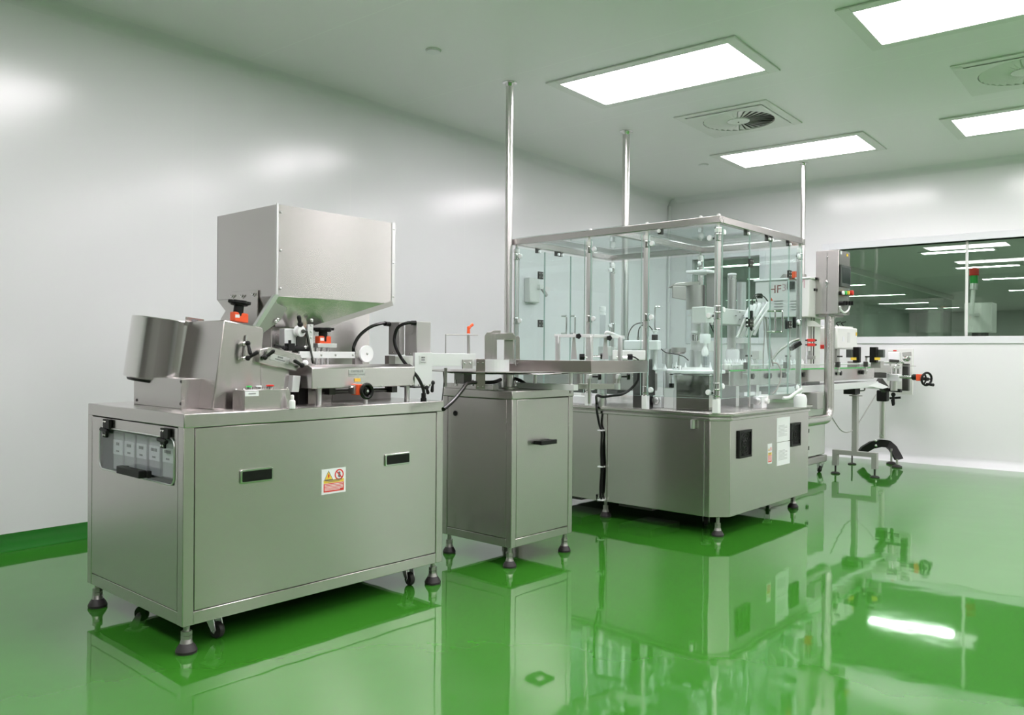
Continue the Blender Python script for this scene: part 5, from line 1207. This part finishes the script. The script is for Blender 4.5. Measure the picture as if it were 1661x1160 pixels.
for px in (1212, 1276, 1360, 1405):
    q = pt(px, 600, y=VY0-.02); b = MB()
    b.cyl((q.x, VY0-.02, BZ-.06), (q.x, VY0-.02, BZ+.09), .008, n=12); b.build('guide_post', 'tube_steel', CV)
    b = MB(); b.cbox((q.x, VY0-.015, BZ+.026), .035, .03, .045); b.build('post_clamp', 'dark_metal', CV, bev=.003)
    b = MB(); knob5(b, (q.x, VY0-.03, BZ+.085), Z, .020, .012, 0, 5); b.build('star_knob', 'black', CV)
    b = MB(); b.cbox((q.x, VY0-.015, BZ-.03), .05, .03, .014); b.build('post_bracket', 'alu', CV, bev=.002)
for px in (1224, 1252, 1275, 1306, 1352, 1366, 1402):
    q = pt(px, 612, y=VY0-.03); b = MB(); knob5(b, (q.x, VY0-.002, BZ-.045), -Y, .018, .022, 0, 5); b.build('side_knob', 'black', CV)
for xx in (4.95, 5.25):
    MB().box(xx, xx+.045, VY0+.01, VY1-.01, CZT, BZ-.105).build('conveyor_foot', 'alu', CV)
b = MB(); qa = pt(1218, 651, y=VY0+.02); b.box(qa.x-.10, qa.x+.16, VY0+.02, VY0+.06, CZT+.06, CZT+.085); b.build('foot_beam', 'white', CV)
MB().tube([P2(1253, 588, 5.1), P2(1262, 591, 5.1), P2(1267, 605, 5.1), P2(1265, 620, 5.1), P2(1259, 633, 5.1), P2(1253, 640, 5.1)], .005, 8).build('sensor_hose', 'motor_light', CV)
# bottles on the belt
G = 'small white capped bottles queued on the conveyor'
xs = [VX0+.06+k*(EX1-.06-VX0-.1)/13 for k in range(14)]+[EX1+.10+k*.075 for k in range(9)]
proto = None
for k, xx in enumerate(xs):
    ORD = ['first', 'second', 'third', 'fourth', 'fifth', 'sixth', 'seventh', 'eighth', 'ninth', 'tenth', 'eleventh', 'twelfth', 'thirteenth', 'fourteenth']
    lab = ('%s white-capped bottle on the belt inside the glass, counted from the round plate' % ORD[k]) if xx < EX1 else ('%s white-capped bottle on the belt beyond the glass box, counted from the glass' % ORD[k-14])
    p = (xx, (VY0+VY1)/2-.01, BZ)
    if proto is None:
        proto = thing('bottle', lab, 'bottle', p, G)
        MB().lathe(p, Z, [(0, 0), (.016, 0), (.018, .003), (.018, .030), (.012, .038), (.010, .042)], 20).build('bottle_body', 'warm_white', proto)
        MB().lathe(p, Z, [(.012, .040), (.012, .052), (.005, .062), (.002, .070), (0, .070)], 16).build('bottle_cap', 'white', proto)
    else: dup(proto, p, lab, G)
# support leg of the conveyor
lx, ly = (7.382+7.358)/2, 2.49
b = MB(); b.box(lx-.025, lx+.025, ly-.022, ly+.022, .21, .775); b.build('leg_column', 'motor_light', CV, bev=.003)
b = MB(); b.box(lx-.025, lx+.025, ly-.19, ly+.19, .175, .215); b.box(lx-.025, lx+.025, ly-.19, ly-.145, .075, .176); b.box(lx-.025, lx+.025, ly+.145, ly+.19, .075, .176); b.build('leg_bracket', 'motor_light', CV, bev=.002)
for sg in (-1, 1):
    b = MB(); p = (lx, ly+sg*.168, 0); b.lathe(p, Z, [(0, 0), (.038, 0), (.040, .006), (.030, .014), (.008, .018), (.008, .08), (0, .08)], 24); b.build('foot_pad', 'rubber', CV)
b = MB(); p = (8.12, 2.77, 0); b.lathe(p, Z, [(0, 0), (.038, 0), (.040, .006), (.030, .012), (.007, .016), (.007, .17), (0, .17)], 24)
b.build('rear_foot', 'rubber', CV)
b = MB(); b.box(lx-.06, lx+.70, ly-.02, ly+.02, .17, .21)
MB().box(lx-.16, lx-.03, ly-.05, ly+.05, .72, .776).build('drive_box', 'black', CV, bev=.004)
b = MB(); q = P2(1388, 642, 7.0); b.lathe(q, Z, [(.05, -.004), (.055, 0), (.05, .004), (0, .006)], 24); b.build('hand_disc', 'motor_grey', CV)
MB().tube([P2(1394, 627, 7.1), P2(1401, 627, 7.1), P2(1402, 633, 7.1), P2(1394, 634, 7.1)], .006, 8).build('hook', 'dark_metal', CV)
b = MB(); q = P2(1318, 650, 6.2); b.box(q.x-.06, q.x+.06, q.y-.06, q.y+.06, q.z-.06, .775); b.build('motor', 'motor_light', CV, bev=.004)
t = thing('hanging_cable', 'thin grey cable sagging between the control panel pipe and the labelling stand', 'cable', P2(1373, 701, 7.0))
MB().tube([P2(1349, 676, 6.6), P2(1355, 686, 6.7), P2(1364, 698, 6.8), P2(1374, 701.5, 7.0), P2(1384, 697, 7.2), P2(1394, 684, 7.4), P2(1408, 661, 7.6), P2(1421, 640, 7.7)], .0045, 8).build('cable_sheath', 'motor_light', t)

# ------------------------------------------------------------------ induction sealer behind: cabinet on casters with white head
SX0, SX1, SY0, SY1 = 6.20, 7.36, 2.75, 3.35
t = thing('sealing_machine', 'tall white cabinet machine with letters HF behind the right side of the glass box', 'machine', ((SX0+SX1)/2, (SY0+SY1)/2, 0))
MB().box(SX0, SX1, SY0, SY1, .17, .70).build('lower_cabinet', 'cream', t, bev=.008)
MB().box(SX0-.01, SX1+.03, SY0-.01, SY1+.01, .10, .16).build('base_frame', 'motor_light', t, bev=.01)
for (x, y) in ((SX1-.02, SY0+.03), (SX0+.05, SY0+.04), (SX1-.02, SY1-.04), (SX0+.05, SY1-.04)): caster(t, x, y, .10, .8)
for py in (699, 727):
    q = pt(1309, py, y=SY0); MB().box(q.x-.02, q.x+.02, SY0-.012, SY0, q.z-.016, q.z+.016).build('door_latch', 'black', t)
hx = 6.10
q0, q1, q2, q3 = pt(1225, 457, x=hx), pt(1319, 450.5, x=hx), pt(1225, 516, x=hx), pt(1305, 514, x=hx)
MB().box(hx, hx+.55, q1.y+.03, q0.y, q2.z, q0.z).build('head_case', 'cream', t, 'white head box with brown-red letters HF', bev=.006)
MB().box(hx-.01, hx+.56, q1.y+.02, q0.y+.01, q0.z, q0.z+.016).build('head_lid', 'white', t, bev=.004)
MB().box(hx+.15, hx+.45, q0.y-.35, q0.y-.05, .70, q2.z).build('head_column', 'cream', t, bev=.004)
b = MB(); hc = t
def on(px, py): return pt(px, py, x=hx-.0008)
b.text('HF', on(1257, 470), -Y, Z, .088, 0); b.build('lettering', 'brown_print', t)
b = MB(); b.text('30', on(1276, 467), -Y, Z, .08, 0); b.text('M', on(1299, 461), -Y, Z, .10, 0); b.build('faint_lettering', 'pink_print', t)
b = MB()
for px in (1263, 1290):
    for k in range(4): q = on(px, 488+k*4.6); b.box(hx-.005, hx, q.y-.035, q.y+.035, q.z-.003, q.z+.003)
b.build('vent_slots', 'motor_light', t)
q = on(1251, 486); MB().prism([q+Y*.014-Z*.01, q-Y*.014-Z*.01, q+Z*.016], -X*.001).build('hazard_triangle', 'orange', t)
b = MB(); q = on(1284, 463); b.box(hx-.02, hx, q.y-.026, q.y+.026, q.z-.03, q.z+.03); b.build('display', 'dark_metal', t)
b = MB(); q = on(1285, 447); b.box(hx-.01, hx+.05, q.y-.026, q.y+.026, q.z-.03, q.z+.03); b.build('warning_tag', 'orange', t)
for px in (1270, 1298): q = on(px, 449); MB().prism([q+Y*.05-Z*.03, q-Y*.03-Z*.03, q-Y*.03+Z*.02, q+Y*.0+Z*.025], X*.05).build('lifting_eye', 'steel_rough', t, bev=.005)
# rod frame with orange clamps at the right of the enclosure
t = thing('rod_frame', 'upright frame of thin dark rods with orange-red clamps, right of the glass box', 'stand', (P2(1314, 620, 6.3).x, P2(1314, 620, 6.3).y, .90))
for px, rr_, mt in ((1310, 1.8, 'white'), (1317, 1.2, 'steel_rough'), (1321, .9, 'dark_metal')):
    b = MB(); cylpx(b, px, 455, 590, rr_, 6.3); b.build('upright_rod', mt, t)
MB().box(P2(1308, 455, 6.3).x, P2(1325, 455, 6.3).x+.02, P2(1316, 455, 6.3).y-.03, P2(1316, 455, 6.3).y+.03, P2(1316, 463, 6.3).z, P2(1316, 455, 6.3).z).build('top_clamp', 'white', t, bev=.004)
b = MB(); q = P2(1319, 454, 6.25); knob5(b, q, Z, .03, .016); q = P2(1318, 469, 6.25); knob5(b, q-Z*.016, Z, .022, .02); b.build('knobs', 'black', t)
b = MB(); boxpx(b, 1309, 1323, 577, 583, 6.28, .05); boxpx(b, 1311, 1318, 569, 578, 6.28, .05); b.build('rod_base', 'steel_rough', t, bev=.003)
b = MB(); q = P2(1316, 552, 6.25)
for dz in (-.0, -.035): b.cbox(q+Z*dz, .05, .05, .022)
b.build('brackets', 'red', t, 'orange-red clamp', bev=.003)
for dz in (0, -.035): MB().bar(q+Z*dz-RT*.045, q+Z*dz+RT*.04, .012, .012).build('clamp_bar', 'dark_metal', t)
MB().prism([P2(1309, 519, 6.28), P2(1309, 529, 6.28), P2(1336, 531, 6.28), P2(1322, 521, 6.28)], dk*.05).build('wing_plate', 'cream', t, bev=.002)
# coding printer
t = thing('coding_printer', 'white box printer with small orange stickers above the conveyor, right of the control pipe', 'printer', (P2(1357, 590, 6.9).x, P2(1357, 590, 6.9).y, .96))
A = P2(1337, 549, 6.7); 
b = MB(); q0 = pt(1391, 549, y=2.60); q1 = pt(1358, 549, y=2.60); zt, zb = pt(1358, 530, y=2.60).z, pt(1358, 566, y=2.60).z
yb_ = pt(1322, 549, x=q1.x).y
b.box(q1.x, q0.x, 2.60, yb_, zb, zt); b.build('printer_case', 'warm_white', t, bev=.014)
b = MB(); b.box(q1.x+.03, q0.x-.06, 2.62, 2.80, zt, zt+.012); b.build('printer_lid', 'cream', t, bev=.003)
for px, py, w_, h_ in ((1368, 550, .018, .04), (1389, 542, .015, .03)): q = pt(px, py, y=2.5985); MB().box(q.x-w_, q.x+w_, 2.597, 2.5995, q.z-h_/2, q.z+h_/2).build('sticker', 'yellow' if px > 1380 else 'paper', t)
q = pt(1377, 545, y=2.5985); MB().box(q.x-.03, q.x+.03, 2.597, 2.5995, q.z-.06, q.z+.03).build('cover_plate', 'cream', t)
b = MB(); q = pt(1331, 563, x=q1.x-.012); b.box(q1.x-.03, q1.x, q.y-.05, q.y+.05, q.z-.016, q.z+.02); b.build('red_catch', 'red', t, bev=.003)
for k, px in enumerate((1360, 1368)): b = MB(); b.tube([P2(px, 529, 6.9), P2(px-3, 524, 6.9), P2(px+4, 522, 6.9)], .004, 6); b.build('cable_stub', 'black', t)
b = MB(); q = P2(1352, 590, 6.8); b.box(q1.x+.05, q1.x+.12, 2.62, 2.70, BZ-.1, zb); b.build('printer_post', 'steel_rough', t)
# sensor motors
for x0, x1, y0, y1, lab in ((1372, 1397, 563, 588, 'black motor block with a yellow tag, directly right of the white printer'), (1410, 1436, 563, 588, 'black twin motor block with a yellow tag, left of the labelling unit')):
    q = P2((x0+x1)/2, 594, 7.1); t = thing('drive_motor', lab, 'motor', (q.x, q.y, BZ), 'black motors above the conveyor')
    b = MB(); boxpx(b, x1-14 if x0 < 1400 else x0, x1 if x0 < 1400 else x0+15, y0, y1, 7.1, .1); b.build('motor_body', 'black', t, bev=.004)
    b = MB(); boxpx(b, x0 if x0 < 1400 else x1-14, x0+13 if x0 < 1400 else x1, y0+4, y1-8, 7.1, .1); b.build('motor_cap', 'screen_frame', t, bev=.004)
    q = P2((x0+x1)/2, 582, 6.98); b = MB(); b.bar(q-RT*.024, q+RT*.024, .004, .022); b.build('yellow_tag', 'yellow', t)
    b = MB(); boxpx(b, x0+2, x1-2, 586, 597, 7.15, .1); b.build('motor_bracket', 'motor_light', t, bev=.003)
# ------------------------------------------------------------------ labelling unit on its own pole stand
LC = P2(1433, 752, 8.05); 
LP = P2(1432, 600, 7.95); lx, ly = LP.x, LP.y
t = thing('labelling_stand', 'labelling unit with crank wheel on a steel pole with a black curved foot', 'stand', (lx, ly, 0))
MB().cyl((lx, ly, .25), (lx, ly, .80), .027, n=24).build('stand_pole', 'tube_steel', t)
# curved black foot: arc from left to right with two feet
arc = [(1396, 736), (1402, 729), (1414, 722), (1428, 719), (1440, 720), (1448, 727), (1455, 739), (1458, 745)]
ds = [8.12, 8.10, 8.06, 8.03, 8.0, 7.97, 7.94, 7.92]
pp = [P2(x, y, d) for (x, y), d in zip(arc, ds)]
b = MB()
Q = []
for i in range(len(pp)-1):
    for k in range(4): Q.append(pp[i].lerp(pp[i+1], k/4))
Q.append(pp[-1]); wv_ = dk*.022
N_ = len(Q)
for i in range(N_-1):
    a, c = Q[i], Q[i+1]; ha = .036; ta = (Q[min(i+1, N_-1)]-Q[max(i-1, 0)]).normalized(); up1 = ta.cross(dk).normalized(); up1 = up1 if up1.z > 0 else -up1
    tb = (Q[min(i+2, N_-1)]-Q[i]).normalized(); up2 = tb.cross(dk).normalized(); up2 = up2 if up2.z > 0 else -up2
    b.hexa([a-wv_-up1*ha, c-wv_-up2*ha, c+wv_-up2*ha, a+wv_-up1*ha, a-wv_+up1*ha, c-wv_+up2*ha, c+wv_+up2*ha, a+wv_+up1*ha])
b.build('curved_foot', 'black', t)
for px, py, d in ((1446, 728, 7.95), (1455, 745, 7.72)):
    q = P2(px, py, d); b = MB(); b.cyl((q.x, q.y, .02), (q.x, q.y, q.z), .010, n=10, m=1); b.lathe((q.x, q.y, 0), Z, [(0, 0), (.045, 0), (.046, .012), (.02, .025), (0, .025)], 24); b.build('foot_pad', ['rubber', 'steel_rough'], t)
b = MB(); 
for py in (714, 722): b.sph(P2(1421, py+1, 8.0), .014)
b.build('bolts', 'chrome', t)
b = MB(); boxpx(b, 1421, 1443, 633, 651, 7.9, .1); b.build('clamp_head', 'black', t, bev=.01)
b = MB(); b.bar(P2(1436, 632, 7.8), P2(1462, 634, 7.7), .05, .03); b.cyl(P2(1447, 648, 7.75), P2(1449, 658, 7.75), .012, n=12); lever(b, P2(1449, 640, 7.75), P2(1449, 655, 7.75), .014); b.bar(P2(1443, 646, 7.8), P2(1461, 645, 7.75), .03, .02); b.build('height_crank', 'black', t)
# back panel of the labeller and rollers
ly2 = ly-.02
b = MB(); b.bar(P2(1477, 602, 8.0)-Z*.0, P2(1477, 602, 8.0)+Z*.001, .01, .01)
A, B = P2(1440, 603, 8.15), P2(1481, 603, 7.95)
b = MB(); hh = .225; n_ = (B-A).cross(Z).normalized()*.012
b.hexa([A-n_-Z*hh, B-n_-Z*hh, B+n_-Z*hh, A+n_-Z*hh, A-n_+Z*hh, B-n_+Z*hh, B+n_+Z*hh, A+n_+Z*hh]); b.build('back_panel', 'warm_white', t, bev=.003)
b = MB(); b.bar(P2(1441, 579, 7.9), P2(1460, 579, 7.85), .10, .09); b.build('display_case', 'white', t, bev=.006)
MB().bar(P2(1442, 585, 7.83), P2(1458, 586, 7.80), .09, .025).build('dark_slot', 'dark_metal', t)
MB().bar(P2(1464, 575, 7.86), P2(1478, 574, 7.84), .03, .04).build('grey_block', 'motor_light', t, bev=.003)
MB().bar(P2(1449, 569, 7.84), P2(1454, 569, 7.84), .01, .012).build('red_mark', 'red', t)
b = MB(); boxpx(b, 1463, 1476, 590, 634, 7.9, .1); b.build('motor_block', 'dark_metal', t, bev=.004)
b = MB(); b.lathe(P2(1468, 582, 7.75), -dk, [(0, 0), (.026, 0), (.026, .06), (.018, .066), (0, .066)], 24); b.build('roller', 'chrome', t)
for px, y0, y1, rr_ in ((1450, 596, 612, 2.6), (1457, 592, 614, 2.2), (1444, 590, 634, 1.4)):
    b = MB(); cylpx(b, px, y0, y1, rr_, 7.85); b.build('peeling_roller', 'chrome', t)
b = MB(); 
for y0 in (588, 596): b.bar(P2(1432, y0, 7.85), P2(1462, y0, 7.8), .05, .022)
b.build('roller_arm', 'alu', t, bev=.002)
MB().bar(P2(1400, 598, 7.6), P2(1440, 598.5, 7.7), .08, .07).build('label_bed', 'motor_light', t, bev=.003)
MB().bar(P2(1402, 608, 7.6), P2(1434, 609, 7.7), .06, .05).build('bed_mount', 'dark_metal', t, bev=.003)
MB().bar(P2(1425, 618, 7.75), P2(1436, 632, 7.8), .05, .07).build('tilt_bracket', 'dark_metal', t, bev=.003)
MB().bar(P2(1441, 612, 7.7), P2(1460, 613, 7.6), .05, .065).build('slide_block', 'alu_light', t, bev=.003)
b = MB(); b.cyl(P2(1450, 618, 7.65), P2(1450, 634, 7.65), .03, n=20); b.build('slide_column', 'tube_steel', t)
MB().tube([P2(1450, 604, 7.75), P2(1452, 594, 7.75), P2(1460, 587, 7.78), P2(1466, 590, 7.78)], .009, 8).build('label_guide', 'chrome', t)
b = MB(); b.cyl(P2(1459, 611.5, 7.6), P2(1484, 612.5, 7.45), .014, n=16); b.build('crank_shaft', 'chrome', t)
b = MB(); b.cyl(P2(1482, 612, 7.45), P2(1489, 612, 7.4), .028, n=20); b.build('shaft_collar', 'black', t)
b = MB(); b.bar(P2(1488, 612.5, 7.4), P2(1494, 612.5, 7.37), .05, .06); b.build('position_counter', 'orange', t, 'orange counter block on the crank shaft', bev=.004)
cw = P2(1503, 615, 7.33); axw = (P2(1503, 615, 7.33)-P2(1488, 613, 7.43)).normalized(); u, v, a = frame_of(axw)
b = MB(); ring = [cw+(u*math.cos(k*math.pi/16)+v*math.sin(k*math.pi/16))*.056 for k in range(33)]; b.tube(ring, .010, 10, sub=0)
b.cyl(cw-a*.05, cw+a*.015, .016, n=16)
for k in range(3): an = k*2.094; b.cyl(cw, cw+(u*math.cos(an)+v*math.sin(an))*.055, .008, n=8)
hw_ = b.build('crank_wheel', 'black', t)
b = MB(); g = P2(1503, 623, 7.33); b.cyl(g, g+axw*.075, .011, .014, 14); b.build('crank_grip', 'black', hw_)
b = MB(); b.cyl(P2(1462, 593.5, 7.8), P2(1486, 594, 7.75), .003, n=6); b.build('label_wire', 'motor_light', t)

# ------------------------------------------------------------------ control panel on a bent pipe at the right end of the cabinet
t = thing('control_panel', 'steel control box with screen and buttons on a thick bent pipe', 'control panel', (5.555, 2.30, .60))
pr = .037
yy = 2.32; e0 = pt(1312, 681, y=yy); 
xp = pt(1345, 600, y=yy).x; zel = pt(1330, 681, y=yy).z; ztop = pt(1345, 508, y=yy).z
R_ = .085; path = [Vector((CX1+.01, yy, zel)), Vector((xp-R_-.03, yy, zel))]
for k in range(0, 9): a = math.pi/2*k/8; path.append(Vector((xp-R_+R_*math.sin(a), yy, zel+R_-R_*math.cos(a))))
path.append(Vector((xp, yy, ztop))); 
MB().tube(path, pr, 24, sub=0).build('bent_pipe', 'steel_soft', t)
MB().lathe((CX1+.004, yy, zel), X, [(.06, 0), (.06, .008), (.043, .012), (.043, .03), (.046, .032), (.046, .045), (.038, .047)], 28).build('pipe_flange', 'chrome', t)
pb = MB(); p0 = pt(1360, 457, d=(Vector((xp, yy, 1))-CP).dot(FW)-.10); bx0, by0 = p0.x, p0.y
ylf = pt(1323, 457, x=bx0).y; xrt = pt(1378.5, 457, y=by0).x; zt, zb = pt(1360, 405, x=bx0).z, pt(1360, 509, x=bx0).z
pb.box(bx0, xrt, by0, ylf, zb, zt); cbx = pb.build('panel_box', 'steel', t, bev=.003)
ym = (by0+ylf)/2
MB().box(bx0-.002, bx0-.0005, ym-.001, ym+.001, zb+.02, zt-.02).build('door_gap', 'dark_metal', cbx)
b = MB(); b.lathe((bx0, ym, zb+.5*(zt-zb)), -X, [(.013, 0), (.013, .006), (.006, .008), (.006, .018), (0, .018)], 20); b.lathe((bx0, ym+.0, zb+.5*(zt-zb)-.03), -X, [(.009, 0), (.009, .005), (0, .006)], 16); b.lathe((bx0, ym, zt-.05), -X, [(.006, 0), (.006, .005), (0, .006)], 16); b.build('studs', 'chrome', cbx)
def fc(px, py, lift=.001): return pt(px, py, y=by0-lift)
a, c = fc(1362.5, 440), fc(1378, 440)
MB().box(a.x, c.x, by0-.012, by0-.0005, fc(1370, 466).z, fc(1370, 431).z).build('screen_bezel', 'screen_frame', cbx, bev=.003)
MB().box(a.x+.018, c.x-.016, by0-.0135, by0-.012, fc(1370, 460).z, fc(1370, 435).z).build('touch_screen', 'screen', cbx)
for k, mt in enumerate(('white', 'green_button', 'yellow', 'red')):
    px = 1362+k*4.2; q = fc(px, 475.5); b = MB(); rr_ = .015 if k < 3 else .020
    b.cyl((q.x, by0-.0005, q.z), (q.x, by0-.022, q.z), rr_*.9, n=16, m=1); b.lathe((q.x, by0-.022, q.z), -Y, [(rr_, 0), (rr_, .012+.01*(k == 3)), (0, .016+.01*(k == 3))], 20); b.build('push_button', [mt, 'black'], cbx, '%s button' % {'white': 'white', 'green_button': 'green', 'yellow': 'yellow', 'red': 'red mushroom stop'}[mt])
for k in range(4):
    q = fc(1362+k*4.4, 492); b = MB(); b.cyl((q.x, by0-.0005, q.z), (q.x, by0-.03, q.z), .014, n=16); b.cbox((q.x, by0-.034, q.z), .008, .012, .03); b.build('selector_switch', 'black', cbx)
b = MB(); b.tube([fc(1362, 497, .03), fc(1364, 503, .03), fc(1370, 507, .03), fc(1376, 503, .03), fc(1378, 497, .03)], .007, 8); b.build('white_cord', 'white', cbx)
q = fc(1374.5, 414); MB().box(q.x-.016, q.x+.016, by0-.002, by0-.0005, q.z-.010, q.z+.010).build('yellow_label', 'yellow', cbx)
q = fc(1364.5, 410); MB().box(q.x-.014, q.x+.014, by0-.002, by0-.0005, q.z-.012, q.z+.012).build('white_label', 'paper', cbx)
MB().box(bx0+.02, xrt-.04, by0+.03, ylf-.02, zb-.018, zb).build('mounting_plate', 'steel_rough', t, bev=.002)

# ------------------------------------------------------------------ signal tower on a box in the hall behind the window
q = P2(1590, 545, 10.6); t = thing('signal_tower_unit', 'white box with a red and green signal lamp on a stalk behind the long window', 'signal lamp', (q.x, q.y, 0))
u_ = P2(1600, 520, 10.6); b = MB(); zc0, zc1 = P2(1590, 540, 10.6).z, P2(1590, 492, 10.6).z
b.box(q.x-.14, q.x+.14, q.y-.16, q.y+.16, zc0, zc1); b.build('white_box', 'warm_white', t, bev=.01)
b = MB(); b.box(q.x-.08, q.x+.08, q.y-.08, q.y+.08, 0, zc0); b.build('box_pedestal', 'dark_metal', t)
a, c = P2(1576, 510, 10.3), P2(1579, 470, 10.3)
MB().cyl(a, c, .026, n=14).build('lamp_stalk', 'warm_white', t)
MB().cyl(c, P2(1580, 460, 10.3), .045, n=16).build('stalk_head', 'alu', t)
MB().cyl(P2(1580, 460, 10.3), P2(1580, 447, 10.3), .045, n=18).build('green_lamp', 'green_lamp', t)
MB().lathe(P2(1580, 447, 10.3), Z, [(.055, 0), (.055, .09), (0, .10)], 18).build('red_lamp', 'red_lamp', t)
MB().bar(P2(1575, 511, 10.35), P2(1585, 511, 10.5), .05, .04).build('stalk_bracket', 'alu', t)

# ------------------------------------------------------------------ infeed conveyor crossing the worktop behind the side rail
ix = 4.66; ya, yb = pt(848, 612, x=ix).y, pt(1052, 612, x=ix).y; zt, zb = pt(1000, 603, x=ix).z, pt(1000, 640, x=ix).z
t = thing('infeed_conveyor', 'dull steel conveyor body crossing the worktop behind the long side rail', 'conveyor', (ix+.06, (ya+yb)/2, CZT))
MB().box(ix, ix+.12, yb, ya, zb+.03, zt).build('conveyor_body', 'steel_rough', t, bev=.01)
MB().box(ix+.005, ix+.115, yb+.25, ya-.4, zb, zb+.03).build('drive_cover', 'dark_metal', t, bev=.004)
for yy in (yb+.10, (ya+yb)/2, ya-.15): MB().box(ix+.03, ix+.08, yy-.025, yy+.025, CZT, zb+.03).build('conveyor_foot', 'alu', t)
b = MB()
for k in range(7): screw(b, (ix, yb+.12+k*.15, zt-.03), -X, .006)
b.build('bolts', 'chrome', t)
q = pt(942, 655, z=CZT); t = thing('white_bracket', 'flat white plate lying on the worktop edge behind the narrow cabinet', 'plate', q)
MB().box(q.x, q.x+.10, q.y-.06, q.y+.10, CZT, CZT+.05).build('plate_body', 'white', t, bev=.003)
